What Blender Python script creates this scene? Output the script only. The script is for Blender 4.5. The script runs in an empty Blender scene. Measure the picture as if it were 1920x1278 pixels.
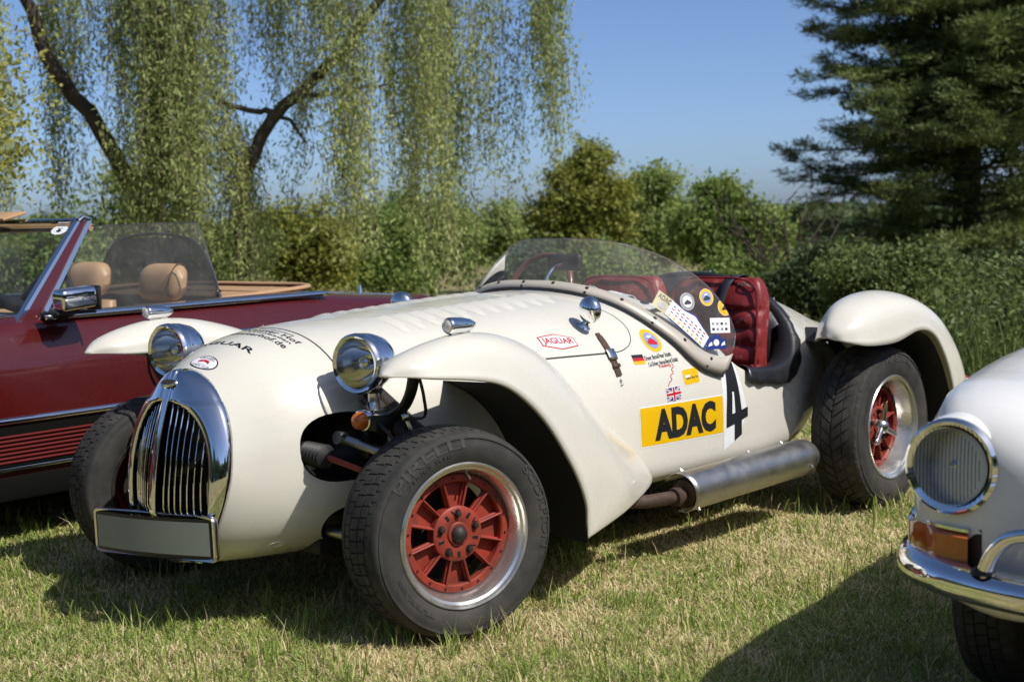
import bpy, bmesh, math, random
import numpy as np
from mathutils import Vector, Matrix
from mathutils.bvhtree import BVHTree

random.seed(7); rng = np.random.default_rng(7)
scene = bpy.context.scene
col = scene.collection
R = math.radians

# ------------------------------------------------------------------ camera
CAM_H, PITCH, ROLL, FPX = 1.2567, 0.0842, -0.0222, 2849.7
cd = bpy.data.cameras.new('camera'); cam = bpy.data.objects.new('camera', cd); col.objects.link(cam)
cd.sensor_width = 36.0; cd.lens = FPX / 1920 * 36; cd.clip_end = 2000; cd.clip_start = 0.05
_f = Vector((0, math.cos(PITCH), -math.sin(PITCH))); _r = Vector((1, 0, 0)); _u = Vector((0, math.sin(PITCH), math.cos(PITCH)))
_r2 = _r * math.cos(ROLL) + _u * math.sin(ROLL); _u2 = -_r * math.sin(ROLL) + _u * math.cos(ROLL)
cam.matrix_world = Matrix(((_r2.x, _u2.x, -_f.x, 0), (_r2.y, _u2.y, -_f.y, 0), (_r2.z, _u2.z, -_f.z, CAM_H), (0, 0, 0, 1)))
cd.dof.use_dof = True; cd.dof.focus_distance = 5.0; cd.dof.aperture_fstop = 4.0; cd.dof.aperture_blades = 7
scene.camera = cam

# ------------------------------------------------------------------ sky, sun, exposure
SUN_AZ, SUN_EL = R(128.5), R(49.5)
world = bpy.data.worlds.new('World'); scene.world = world; world.use_nodes = True
wn = world.node_tree
sky = wn.nodes.new('ShaderNodeTexSky'); sky.sky_type = 'NISHITA'; sky.sun_disc = False
sky.sun_elevation = SUN_EL; sky.sun_rotation = SUN_AZ; sky.altitude = 200; sky.air_density = 0.5; sky.dust_density = 1.25; sky.ozone_density = 5.0
wn.links.new(sky.outputs[0], wn.nodes['Background'].inputs[0]); wn.nodes['Background'].inputs[1].default_value = 0.112
ld = bpy.data.lights.new('sun', 'SUN'); ld.energy = 3.4; ld.angle = R(0.53); ld.color = (1.0, 0.955, 0.88)
sun = bpy.data.objects.new('sun', ld); col.objects.link(sun)
_sd = Vector((math.sin(SUN_AZ) * math.cos(SUN_EL), math.cos(SUN_AZ) * math.cos(SUN_EL), math.sin(SUN_EL)))
sun.rotation_euler = _sd.to_track_quat('Z', 'Y').to_euler()
scene.view_settings.view_transform = 'Standard'; scene.view_settings.look = 'None'
scene.view_settings.exposure = 0.36; scene.view_settings.gamma = 1.0; scene.view_settings.use_curve_mapping = False
scene.cycles.max_bounces = 10; scene.cycles.transparent_max_bounces = 16; scene.cycles.caustics_reflective = False; scene.cycles.caustics_refractive = False

# ------------------------------------------------------------------ materials
def _nt(name):
    m = bpy.data.materials.new(name); m.use_nodes = True
    return m, m.node_tree, m.node_tree.nodes['Principled BSDF']
def C4(c): return (c[0], c[1], c[2], 1)
def mat(name, color, rough=0.5, metal=0.0, coat=0.0, spec=0.5, var=0.0, vscale=8.0, bump=0.0, bscale=60.0, rvar=0.0, col2=None, c2t=(0.55, 0.7), c2scale=5.0, detail=4):
    m, nt, b = _nt(name); L = nt.links.new
    b.inputs['Roughness'].default_value = rough; b.inputs['Metallic'].default_value = metal
    b.inputs['Coat Weight'].default_value = coat; b.inputs['Coat Roughness'].default_value = 0.04
    b.inputs['Specular IOR Level'].default_value = spec
    tc = nt.nodes.new('ShaderNodeTexCoord')
    src = None
    if var > 0:
        n = nt.nodes.new('ShaderNodeTexNoise'); n.inputs['Scale'].default_value = vscale; n.inputs['Detail'].default_value = detail
        L(tc.outputs['Object'], n.inputs['Vector'])
        r = nt.nodes.new('ShaderNodeValToRGB'); r.color_ramp.elements[0].position = 0.3; r.color_ramp.elements[1].position = 0.7
        r.color_ramp.elements[0].color = C4([x * (1 - var) for x in color]); r.color_ramp.elements[1].color = C4([min(1, x * (1 + var)) for x in color])
        L(n.outputs['Fac'], r.inputs['Fac']); src = r.outputs['Color']
    if col2 is not None:
        n = nt.nodes.new('ShaderNodeTexNoise'); n.inputs['Scale'].default_value = c2scale; n.inputs['Detail'].default_value = 6; n.inputs['Roughness'].default_value = 0.65
        L(tc.outputs['Object'], n.inputs['Vector'])
        r = nt.nodes.new('ShaderNodeValToRGB'); r.color_ramp.elements[0].position = c2t[0]; r.color_ramp.elements[1].position = c2t[1]
        L(n.outputs['Fac'], r.inputs['Fac'])
        mx = nt.nodes.new('ShaderNodeMix'); mx.data_type = 'RGBA'
        L(r.outputs['Color'], mx.inputs[0])
        if src: L(src, mx.inputs[6])
        else: mx.inputs[6].default_value = C4(color)
        mx.inputs[7].default_value = C4(col2); src = mx.outputs[2]
    if src: L(src, b.inputs['Base Color'])
    else: b.inputs['Base Color'].default_value = C4(color)
    if rvar > 0:
        n = nt.nodes.new('ShaderNodeTexNoise'); n.inputs['Scale'].default_value = 14; n.inputs['Detail'].default_value = 5
        L(tc.outputs['Object'], n.inputs['Vector'])
        mr = nt.nodes.new('ShaderNodeMapRange'); mr.inputs['From Min'].default_value = 0.3; mr.inputs['From Max'].default_value = 0.7
        mr.inputs['To Min'].default_value = max(0.02, rough - rvar); mr.inputs['To Max'].default_value = rough + rvar
        L(n.outputs['Fac'], mr.inputs['Value']); L(mr.outputs['Result'], b.inputs['Roughness'])
    if bump > 0:
        n = nt.nodes.new('ShaderNodeTexNoise'); n.inputs['Scale'].default_value = bscale; n.inputs['Detail'].default_value = 4
        L(tc.outputs['Object'], n.inputs['Vector'])
        bp = nt.nodes.new('ShaderNodeBump'); bp.inputs['Strength'].default_value = bump; bp.inputs['Distance'].default_value = 0.01
        L(n.outputs['Fac'], bp.inputs['Height']); L(bp.outputs['Normal'], b.inputs['Normal'])
    return m
def glass(name, tint=(0.93, 0.95, 0.95), refl=0.9, dirt=0.06, blend=0.12):
    m, nt, b = _nt(name); L = nt.links.new
    nt.nodes.remove(b); out = nt.nodes['Material Output']
    t = nt.nodes.new('ShaderNodeBsdfTransparent'); t.inputs[0].default_value = C4(tint)
    d = nt.nodes.new('ShaderNodeBsdfDiffuse'); d.inputs[0].default_value = (0.75, 0.74, 0.7, 1)
    g = nt.nodes.new('ShaderNodeBsdfGlossy'); g.inputs['Roughness'].default_value = 0.015; g.inputs[0].default_value = (refl, refl, refl, 1)
    n = nt.nodes.new('ShaderNodeTexNoise'); n.inputs['Scale'].default_value = 9; n.inputs['Detail'].default_value = 8
    tc = nt.nodes.new('ShaderNodeTexCoord'); L(tc.outputs['Object'], n.inputs['Vector'])
    mm = nt.nodes.new('ShaderNodeMath'); mm.operation = 'MULTIPLY'; mm.inputs[1].default_value = dirt * 2; L(n.outputs['Fac'], mm.inputs[0])
    m1 = nt.nodes.new('ShaderNodeMixShader'); L(mm.outputs[0], m1.inputs[0]); L(t.outputs[0], m1.inputs[1]); L(d.outputs[0], m1.inputs[2])
    fr = nt.nodes.new('ShaderNodeLayerWeight'); fr.inputs['Blend'].default_value = blend
    m2 = nt.nodes.new('ShaderNodeMixShader'); L(fr.outputs['Fresnel'], m2.inputs[0]); L(m1.outputs[0], m2.inputs[1]); L(g.outputs[0], m2.inputs[2])
    L(m2.outputs[0], out.inputs['Surface'])
    return m
def leafmat(name, c1, c2, c3=None, trans=0.35, vscale=0.9, rough=0.55):
    """leaf colour varies leaf by leaf (random per island) and by patches of the crown"""
    m, nt, b = _nt(name); L = nt.links.new; out = nt.nodes['Material Output']
    g = nt.nodes.new('ShaderNodeNewGeometry'); tc = nt.nodes.new('ShaderNodeTexCoord')
    n = nt.nodes.new('ShaderNodeTexNoise'); n.inputs['Scale'].default_value = vscale; n.inputs['Detail'].default_value = 3
    L(tc.outputs['Object'], n.inputs['Vector'])
    ad = nt.nodes.new('ShaderNodeMath'); ad.operation = 'MULTIPLY_ADD'; L(g.outputs['Random Per Island'], ad.inputs[0]); ad.inputs[1].default_value = 0.55
    s = nt.nodes.new('ShaderNodeMapRange'); s.inputs['From Min'].default_value = 0.3; s.inputs['From Max'].default_value = 0.7; s.inputs['To Min'].default_value = 0; s.inputs['To Max'].default_value = 0.45
    L(n.outputs['Fac'], s.inputs['Value']); L(s.outputs['Result'], ad.inputs[2])
    r = nt.nodes.new('ShaderNodeValToRGB'); r.color_ramp.elements[0].color = C4(c1); r.color_ramp.elements[1].color = C4(c2)
    r.color_ramp.elements[0].position = 0.1; r.color_ramp.elements[1].position = 0.75
    if c3: e = r.color_ramp.elements.new(0.95); e.color = C4(c3)
    L(ad.outputs[0], r.inputs['Fac'])
    L(r.outputs['Color'], b.inputs['Base Color']); b.inputs['Roughness'].default_value = rough; b.inputs['Specular IOR Level'].default_value = 0.35
    t = nt.nodes.new('ShaderNodeBsdfTranslucent'); L(r.outputs['Color'], t.inputs[0])
    mx = nt.nodes.new('ShaderNodeMixShader'); mx.inputs[0].default_value = trans
    L(b.outputs[0], mx.inputs[1]); L(t.outputs[0], mx.inputs[2]); L(mx.outputs[0], out.inputs['Surface'])
    return m

M = {}
M['cream'] = mat('cream_paint', (0.715, 0.690, 0.605), 0.30, coat=0.55, var=0.025, vscale=2.5, rvar=0.07, bump=0.015, bscale=5)
M['white'] = mat('white_paint', (0.85, 0.845, 0.82), 0.28, coat=0.6, var=0.01, rvar=0.04)
M['maroon'] = mat('maroon_paint', (0.078, 0.0065, 0.006), 0.26, coat=1.0, var=0.05, vscale=3, rvar=0.04)
M['chrome'] = mat('chrome', (0.86, 0.87, 0.88), 0.05, metal=1, rvar=0.03)
M['chrome_dull'] = mat('worn_chrome', (0.7, 0.7, 0.69), 0.2, metal=1, rvar=0.1)
M['alu'] = mat('aluminium', (0.50, 0.49, 0.465), 0.40, metal=1, var=0.08, vscale=40, rvar=0.06, bump=0.02, bscale=40)
M['rimalu'] = mat('rim_aluminium', (0.74, 0.73, 0.70), 0.28, metal=0.9, rvar=0.08, col2=(0.35, 0.27, 0.2), c2t=(0.6, 0.85), c2scale=9)
M['rubber'] = mat('tyre_rubber', (0.040, 0.039, 0.037), 0.75, spec=0.3, var=0.25, vscale=20, bump=0.05, bscale=120, col2=(0.075, 0.068, 0.058), c2t=(0.45, 0.75), c2scale=6)
M['tread'] = mat('tread_rubber', (0.045, 0.044, 0.042), 0.8, spec=0.3, var=0.3, vscale=25, col2=(0.10, 0.09, 0.075), c2t=(0.5, 0.8), c2scale=10)
M['letter'] = mat('raised_rubber_letters', (0.046, 0.045, 0.043), 0.7, spec=0.4)
M['redwheel'] = mat('red_wheel_paint', (0.29, 0.040, 0.024), 0.5, spec=0.4, var=0.2, vscale=20, col2=(0.12, 0.05, 0.035), c2t=(0.5, 0.75), c2scale=14)
M['black'] = mat('black_paint', (0.012, 0.012, 0.012), 0.45)
M['under'] = mat('underseal', (0.013, 0.013, 0.014), 0.7, col2=(0.12, 0.11, 0.10), c2t=(0.68, 0.74), c2scale=60, bump=0.2, bscale=90)
M['sillred'] = mat('satin_maroon', (0.13, 0.013, 0.011), 0.7, spec=0.2)
M['matteblack'] = mat('matte_black', (0.006, 0.006, 0.005), 0.95, spec=0.08)
M['plastic'] = mat('black_rubber_plastic', (0.016, 0.016, 0.017), 0.55)
M['iron'] = mat('dark_iron', (0.05, 0.042, 0.036), 0.6, metal=0.6, var=0.4, vscale=20)
M['rust'] = mat('rusty_pipe', (0.085, 0.055, 0.04), 0.7, metal=0.4, var=0.4, vscale=30)
M['redleather'] = mat('red_leather', (0.22, 0.020, 0.020), 0.45, spec=0.5, var=0.25, vscale=9, bump=0.18, bscale=60, col2=(0.40, 0.20, 0.16), c2t=(0.56, 0.74), c2scale=22)
M['blackleather'] = mat('black_leather', (0.02, 0.021, 0.024), 0.36, spec=0.6, bump=0.1, bscale=60)
M['brownleather'] = mat('brown_leather', (0.075, 0.04, 0.025), 0.5, var=0.3, vscale=30, bump=0.1)
M['tan'] = mat('tan_leather', (0.50, 0.30, 0.155), 0.45, var=0.06, vscale=6, bump=0.05, bscale=50)
M['belt'] = mat('belt_webbing', (0.014, 0.017, 0.03), 0.7)
M['wood'] = mat('varnished_wood', (0.16, 0.06, 0.03), 0.25, coat=0.5, var=0.3, vscale=30)
M['framebeige'] = mat('anodised_frame', (0.60, 0.55, 0.46), 0.38, metal=0.25, var=0.05)
M['plexi'] = glass('plexiglass', (0.94, 0.95, 0.95), 0.85, 0.075, 0.14)
M['sideglass'] = glass('side_glass', (0.80, 0.84, 0.84), 0.9, 0.05, 0.16)
M['wsglass'] = glass('windscreen_glass', (0.70, 0.78, 0.76), 0.9, 0.02, 0.18)
M['lens'] = glass('lens_glass', (0.96, 0.97, 0.95), 0.9, 0.004, 0.07)
M['reflector_old'] = mat('aged_reflector', (0.40, 0.41, 0.37), 0.16, metal=1, var=0.2, vscale=12)
M['milklens'] = mat('frosted_lens', (0.55, 0.54, 0.50), 0.2, coat=0.6, var=0.3, vscale=90)
M['reflector'] = mat('lamp_reflector', (0.78, 0.78, 0.75), 0.12, metal=1)
M['amber'] = mat('amber_plastic', (0.52, 0.12, 0.008), 0.18, coat=0.6, var=0.15, vscale=40)
M['orange'] = mat('orange_lens', (0.55, 0.12, 0.02), 0.15, coat=0.8, var=0.1, vscale=30)
M['plategrey'] = mat('blank_plate', (0.26, 0.285, 0.24), 0.55)
M['redlens'] = mat('red_plastic', (0.30, 0.012, 0.012), 0.2, coat=0.5)
M['mesh'] = glass('wind_blocker_mesh', (0.16, 0.165, 0.18), 0.3, 0.12, 0.05)
M['ribs'] = glass('lens_ribs', (0.50, 0.52, 0.48), 0.8, 0.0, 0.06)
M['s_yellow'] = mat('sticker_yellow', (0.80, 0.47, 0.0), 0.4)
M['s_gold'] = mat('sticker_gold', (0.42, 0.36, 0.18), 0.45)
M['s_black'] = mat('sticker_black', (0.012, 0.013, 0.018), 0.45)
M['s_white'] = mat('sticker_white', (0.82, 0.83, 0.85), 0.4)
M['s_red'] = mat('sticker_red', (0.55, 0.012, 0.02), 0.4)
M['s_blue'] = mat('sticker_blue', (0.02, 0.04, 0.22), 0.4)
M['s_lblue'] = mat('sticker_light_blue', (0.24, 0.32, 0.62), 0.4)
M['s_grey'] = mat('sticker_grey', (0.28, 0.28, 0.29), 0.4)
M['seam'] = mat('gap_and_crease_shade', (0.03, 0.028, 0.024), 0.8)  # dark panel joints, and the painted shade line of the convertible's crease
M['cloth'] = mat('white_cloth', (0.78, 0.78, 0.77), 0.85, bump=0.2, bscale=30)
M['bark'] = mat('bark', (0.065, 0.05, 0.036), 0.9, var=0.45, vscale=7, bump=0.6, bscale=25)
M['twig'] = mat('dry_twig', (0.13, 0.10, 0.075), 0.9, var=0.3)
# ------------------------------------------------------------------ mesh helpers
def hermite(xs, ys, x):
    """smooth interpolation of control rows ys (k,d) at parameter values xs"""
    xs = np.asarray(xs, float); ys = np.asarray(ys, float)
    if ys.ndim == 1: ys = ys[:, None]
    x = np.clip(np.asarray(x, float), min(xs[0], xs[-1]), max(xs[0], xs[-1]))
    if xs[0] > xs[-1]: xs = xs[::-1]; ys = ys[::-1]
    d = np.diff(ys, axis=0) / np.diff(xs)[:, None]
    m = np.zeros_like(ys); m[0] = d[0]; m[-1] = d[-1]
    h = np.diff(xs)
    m[1:-1] = (d[:-1] * h[1:, None] + d[1:] * h[:-1, None]) / (h[1:] + h[:-1])[:, None]
    i = np.clip(np.searchsorted(xs, x) - 1, 0, len(xs) - 2)
    t = ((x - xs[i]) / h[i])[:, None]; H = h[i][:, None]
    return (2*t**3-3*t**2+1)*ys[i] + (t**3-2*t**2+t)*H*m[i] + (-2*t**3+3*t**2)*ys[i+1] + (t**3-t**2)*H*m[i+1]
def curve(pts, n):
    """n points on a smooth curve through pts"""
    pts = np.asarray(pts, float); L = np.r_[0, np.cumsum(np.maximum(1e-6, np.linalg.norm(np.diff(pts, axis=0), axis=1)))]
    return hermite(L, pts, np.linspace(0, L[-1], n))
def patch(ctrl, n, m):
    """bicubic surface through a (k,l,3) control net"""
    ctrl = np.asarray(ctrl, float); k, l = ctrl.shape[:2]
    a = np.stack([hermite(np.arange(l), ctrl[i], np.linspace(0, l-1, m)) for i in range(k)])
    return np.stack([hermite(np.arange(k), a[:, j], np.linspace(0, k-1, n)) for j in range(m)], 1)

class MB:
    """collects shapes, then links them as ONE mesh object"""
    def __init__(s): s.v = []; s.f = []; s.m = []
    def add(s, V, F, mi=0):
        o = len(s.v); s.v.extend([tuple(map(float, p)) for p in V])
        s.f.extend([tuple(int(i) + o for i in f) for f in F]); s.m.extend([mi] * len(F)); return s
    def grid(s, P, cu=False, cv=False, mi=0, flip=False):
        P = np.asarray(P); n, m = P.shape[:2]; F = []
        for i in range(n if cu else n - 1):
            for j in range(m if cv else m - 1):
                a, b = i * m + j, i * m + (j + 1) % m; c, d = ((i + 1) % n) * m + (j + 1) % m, ((i + 1) % n) * m + j
                F.append((a, d, c, b) if flip else (a, b, c, d))
        return s.add(P.reshape(-1, 3), F, mi)
    def lathe(s, prof, mw=None, n=32, mi=0, axis='Y'):
        """prof: (radius, along-axis) pairs"""
        t = np.linspace(0, 2 * math.pi, n, endpoint=False); P = np.zeros((len(prof), n, 3))
        for i, (r, a) in enumerate(prof):
            P[i, :, 0] = r * np.cos(t); P[i, :, 2] = r * np.sin(t); P[i, :, 1] = a
        if axis == 'X': P = P[..., [1, 0, 2]] * np.array([1, -1, 1])
        if axis == 'Z': P = P[..., [0, 2, 1]] * np.array([1, -1, 1])
        if mw is not None: P = np.array([[mw @ Vector(q) for q in row] for row in P])
        return s.grid(P, False, True, mi)
    def tube(s, pts, r, n=8, mi=0, caps=True, flat=1.0):
        pts = np.asarray(pts, float); k = len(pts); r = np.broadcast_to(np.asarray(r, float), (k,))
        T = np.gradient(pts, axis=0); T /= np.maximum(1e-9, np.linalg.norm(T, axis=1))[:, None]
        ref = np.array([0, 0, 1.]) if abs(T[0][2]) < 0.9 else np.array([1., 0, 0])
        P = np.zeros((k, n, 3)); a = np.linspace(0, 2 * math.pi, n, endpoint=False)
        nrm = ref - T[0] * (ref @ T[0]); nrm /= np.linalg.norm(nrm)
        for i in range(k):
            nrm = nrm - T[i] * (nrm @ T[i]); nrm /= max(1e-9, np.linalg.norm(nrm)); b = np.cross(T[i], nrm)
            P[i] = pts[i] + r[i] * (np.cos(a)[:, None] * nrm * flat + np.sin(a)[:, None] * b)
        o = len(s.v); s.grid(P, False, True, mi)
        if caps:
            s.f.append(tuple(o + j for j in range(n))); s.f.append(tuple(o + (k - 1) * n + j for j in reversed(range(n)))); s.m += [mi, mi]
        return s
    def box(s, c, size, rot=None, bev=0.0, mi=0, seg=2):
        bm = bmesh.new(); bmesh.ops.create_cube(bm, size=1)
        for v in bm.verts: v.co = Vector((v.co.x * size[0], v.co.y * size[1], v.co.z * size[2]))
        if bev > 0: bmesh.ops.bevel(bm, geom=bm.edges[:], offset=bev, segments=seg, affect='EDGES', profile=0.5)
        mw = Matrix.Translation(c) @ (rot.to_4x4() if rot is not None else Matrix())
        bm.verts.index_update(); s.add([mw @ v.co for v in bm.verts], [[v.index for v in f.verts] for f in bm.faces], mi); bm.free(); return s
    def ball(s, c, rad, mi=0, nu=24, nv=14, mw=None):
        t = np.linspace(0, 2 * math.pi, nu, endpoint=False); ph = np.linspace(-math.pi / 2, math.pi / 2, nv)
        rad = (rad,) * 3 if np.isscalar(rad) else rad
        P = np.stack([np.outer(np.cos(ph), np.cos(t)) * rad[0], np.outer(np.cos(ph), np.sin(t)) * rad[1], np.outer(np.sin(ph), np.ones_like(t)) * rad[2]], -1)
        if mw is not None: P = np.array([[mw @ Vector(q) for q in row] for row in P])
        return s.grid(P + np.asarray(c), False, True, mi)
    def build(s, name, mats, parent=None, smooth=True, angle=38, loc=None, rot=None, merge=0.0, solid=None, subsurf=0):
        me = bpy.data.meshes.new(name); me.from_pydata(s.v, [], s.f)
        mats = mats if isinstance(mats, (list, tuple)) else [mats]
        for m in mats: me.materials.append(M[m] if isinstance(m, str) else m)
        me.polygons.foreach_set('material_index', s.m)
        bm = bmesh.new(); bm.from_mesh(me)
        if merge > 0: bmesh.ops.remove_doubles(bm, verts=bm.verts[:], dist=merge)
        bmesh.ops.recalc_face_normals(bm, faces=bm.faces[:]); bm.to_mesh(me); bm.free()
        return finish(name, me, parent, smooth, angle, loc, rot, solid, subsurf)
def finish(name, me, parent=None, smooth=True, angle=38, loc=None, rot=None, solid=None, subsurf=0):
    if smooth:
        me.polygons.foreach_set('use_smooth', [True] * len(me.polygons))
        if angle: me.set_sharp_from_angle(angle=R(angle))
    o = bpy.data.objects.new(name, me); col.objects.link(o)
    if parent is not None: o.parent = parent
    if loc is not None: o.location = loc
    if rot is not None: o.rotation_euler = rot
    if subsurf:
        d = o.modifiers.new('subdivision', 'SUBSURF'); d.levels = subsurf; d.render_levels = subsurf
    if solid:
        d = o.modifiers.new('thickness', 'SOLIDIFY'); d.thickness = solid[0]; d.offset = solid[1]; d.use_even_offset = False
        if len(solid) > 2: d.material_offset = solid[2]; d.material_offset_rim = solid[3] if len(solid) > 3 else 0
    return o
def tag(o, label=None, cat=None, group=None, kind=None):
    if label: o['label'] = label
    if cat: o['category'] = cat
    if group: o['group'] = group
    if kind: o['kind'] = kind
    return o
def empty(name, loc, rz=0.0):
    o = bpy.data.objects.new(name, None); col.objects.link(o); o.location = loc; o.rotation_euler = (0, 0, rz); o.empty_display_size = 0.2
    return o
def rotm(ax, deg): return Matrix.Rotation(R(deg), 3, ax)
def aim(d):
    """4x4 rotation taking +Y to direction d"""
    return Vector(d).to_track_quat('Y', 'Z').to_matrix().to_4x4()
def at(c, d): return Matrix.Translation(c) @ aim(d)

def boolean(o, cutters):
    """cut closed volumes out of mesh object o"""
    bpy.context.view_layer.update()
    for V, F, mt in cutters:
        me = bpy.data.meshes.new('cut'); me.from_pydata([tuple(map(float, v)) for v in V], [], F); me.materials.append(M[mt])
        bm = bmesh.new(); bm.from_mesh(me); bmesh.ops.recalc_face_normals(bm, faces=bm.faces[:]); bm.to_mesh(me); bm.free()
        c = bpy.data.objects.new('cut', me); col.objects.link(c); c.parent = o.parent
        md = o.modifiers.new('cut', 'BOOLEAN'); md.object = c; md.operation = 'DIFFERENCE'; md.solver = 'EXACT'; md.material_mode = 'TRANSFER'
        dg = bpy.context.evaluated_depsgraph_get(); dg.update()
        nm = bpy.data.meshes.new_from_object(o.evaluated_get(dg)); o.modifiers.clear(); old = o.data; o.data = nm
        nm.name = old.name; bpy.data.objects.remove(c)
    nm.polygons.foreach_set('use_smooth', [True] * len(nm.polygons)); nm.set_sharp_from_angle(angle=R(40))
def prism(poly, y0, y1):
    """closed volume: polygon in (x,z) drawn out along y"""
    n = len(poly); V = [(x, y0, z) for x, z in poly] + [(x, y1, z) for x, z in poly]
    F = [tuple(range(n)), tuple(reversed(range(n, 2 * n)))] + [(i, (i + 1) % n, n + (i + 1) % n, n + i) for i in range(n)]
    return V, F
def ellipsoid(c, r, e=1.0, nu=28, nv=18):
    V = [(c[0], c[1], c[2] - r[2])]; F = []
    sg = lambda a: math.copysign(abs(a) ** e, a)
    for i in range(1, nv):
        ph = -math.pi / 2 + math.pi * i / nv
        for j in range(nu):
            t = 2 * math.pi * j / nu; V.append((c[0] + r[0] * sg(math.cos(ph)) * sg(math.cos(t)), c[1] + r[1] * sg(math.cos(ph)) * sg(math.sin(t)), c[2] + r[2] * sg(math.sin(ph))))
    V.append((c[0], c[1], c[2] + r[2])); k = len(V) - 1
    for j in range(nu): F.append((0, 1 + (j + 1) % nu, 1 + j)); F.append((k, k - nu + j, k - nu + (j + 1) % nu))
    for i in range(nv - 2):
        for j in range(nu): a = 1 + i * nu + j; b = 1 + i * nu + (j + 1) % nu; F.append((a, b, b + nu, a + nu))
    return V, F

# ------------------------------------------------------------------ flat print laid on curved surfaces
_tc = {}
def text2d(s, bold=0.0):
    """triangles of a line of text, scaled to the unit square"""
    if (s, bold) in _tc: return _tc[(s, bold)]
    cu = bpy.data.curves.new('t', 'FONT'); cu.body = s; cu.offset = bold; cu.resolution_u = 3; cu.fill_mode = 'FRONT'
    o = bpy.data.objects.new('t', cu); col.objects.link(o); bpy.context.view_layer.update()
    dg = bpy.context.evaluated_depsgraph_get(); me = bpy.data.meshes.new_from_object(o.evaluated_get(dg))
    V = np.array([v.co[:2] for v in me.vertices]); F = [tuple(p.vertices) for p in me.polygons]
    bpy.data.objects.remove(o); bpy.data.meshes.remove(me)
    lo, hi = V.min(0), V.max(0); asp = (hi - lo)[0] / (hi - lo)[1]
    _tc[(s, bold)] = ((V - lo) / (hi - lo), F, asp); return _tc[(s, bold)]
def disc2d(n=28, squash=None): 
    t = np.linspace(0, 2 * math.pi, n, endpoint=False); V = np.stack([0.5 + 0.5 * np.cos(t), 0.5 + 0.5 * np.sin(t)], 1)
    return V, [tuple(range(n))], 1
def rect2d(r=0.0, asp=1.0):
    if r == 0: return np.array([(0, 0), (1, 0), (1, 1), (0, 1.)]), [(0, 1, 2, 3)], 1
    V = []
    for cx, cy, a0 in ((1 - r / asp, r, -90), (1 - r / asp, 1 - r, 0), (r / asp, 1 - r, 90), (r / asp, r, 180)):
        for k in range(5): a = R(a0 + 22.5 * k); V.append((cx + r / asp * math.cos(a), cy + r * math.sin(a)))
    return np.array(V), [tuple(range(len(V)))], 1
def poly2d(pts): return np.array(pts, float), [tuple(range(len(pts)))], 1
def sub(shape, x0, y0, x1, y1):
    V, F, a = shape; return np.stack([x0 + V[:, 0] * (x1 - x0), y0 + V[:, 1] * (y1 - y0)], 1), F, a
def diced(shape, nu=0, nv=0):
    V, F, _ = shape; bm = bmesh.new(); vs = [bm.verts.new((x, y, 0)) for x, y in V]
    for f in F:
        try: bm.faces.new([vs[i] for i in f])
        except ValueError: pass
    lo, hi = V.min(0), V.max(0)
    for k, n in ((0, nu), (1, nv)):
        for i in range(1, n):
            co = [0, 0, 0]; co[k] = lo[k] + (hi[k] - lo[k]) * i / n; no = [0, 0, 0]; no[k] = 1
            bmesh.ops.bisect_plane(bm, geom=bm.verts[:] + bm.edges[:] + bm.faces[:], plane_co=co, plane_no=no)
    bmesh.ops.triangulate(bm, faces=bm.faces[:]); bm.verts.index_update()
    V2 = np.array([v.co[:2] for v in bm.verts]); F2 = [tuple(v.index for v in f.verts) for f in bm.faces]; bm.free()
    return V2, F2
def lay(mb, shape, corners, bvh, direction, off=0.0012, mi=0, nu=6, nv=6, start=0.6):
    """lay a unit-square shape into the quad `corners` (bl, br, tr, tl; 3D) and drop it on the surface along `direction`"""
    V, F = diced(shape, nu, nv); bl, br, tr, tl = [np.array(c, float) for c in corners]; d = Vector(direction).normalized(); out = []
    for u, v in V:
        p = (bl * (1 - u) + br * u) * (1 - v) + (tl * (1 - u) + tr * u) * v
        o = Vector(p) - d * start; h, nrm, idx, dist = bvh.ray_cast(o, d)
        if h is None: h, nrm, idx, dist = bvh.find_nearest(Vector(p))
        if nrm.dot(d) > 0: nrm = -nrm
        out.append(h + nrm * off)
    mb.add(out, F, mi)
def ribbon(mb, pts, w, bvh, direction, off=0.001, n=40, mi=0):
    P = curve(pts, n); T = np.gradient(P, axis=0); d = Vector(direction).normalized(); rows = []
    for p, t in zip(P, T):
        h, nrm, i, ds = bvh.ray_cast(Vector(p) - d * 0.6, d)
        if h is None: h, nrm, i, ds = bvh.find_nearest(Vector(p))
        if nrm.dot(d) > 0: nrm = -nrm
        s = nrm.cross(Vector(t)).normalized() * (w / 2); c = h + nrm * off
        rows.append([c - s, c + s])
    mb.grid(np.array(rows), mi=mi)
def bvh_of(o):
    me = o.data; return BVHTree.FromPolygons([v.co.copy() for v in me.vertices], [tuple(p.vertices) for p in me.polygons])
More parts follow.
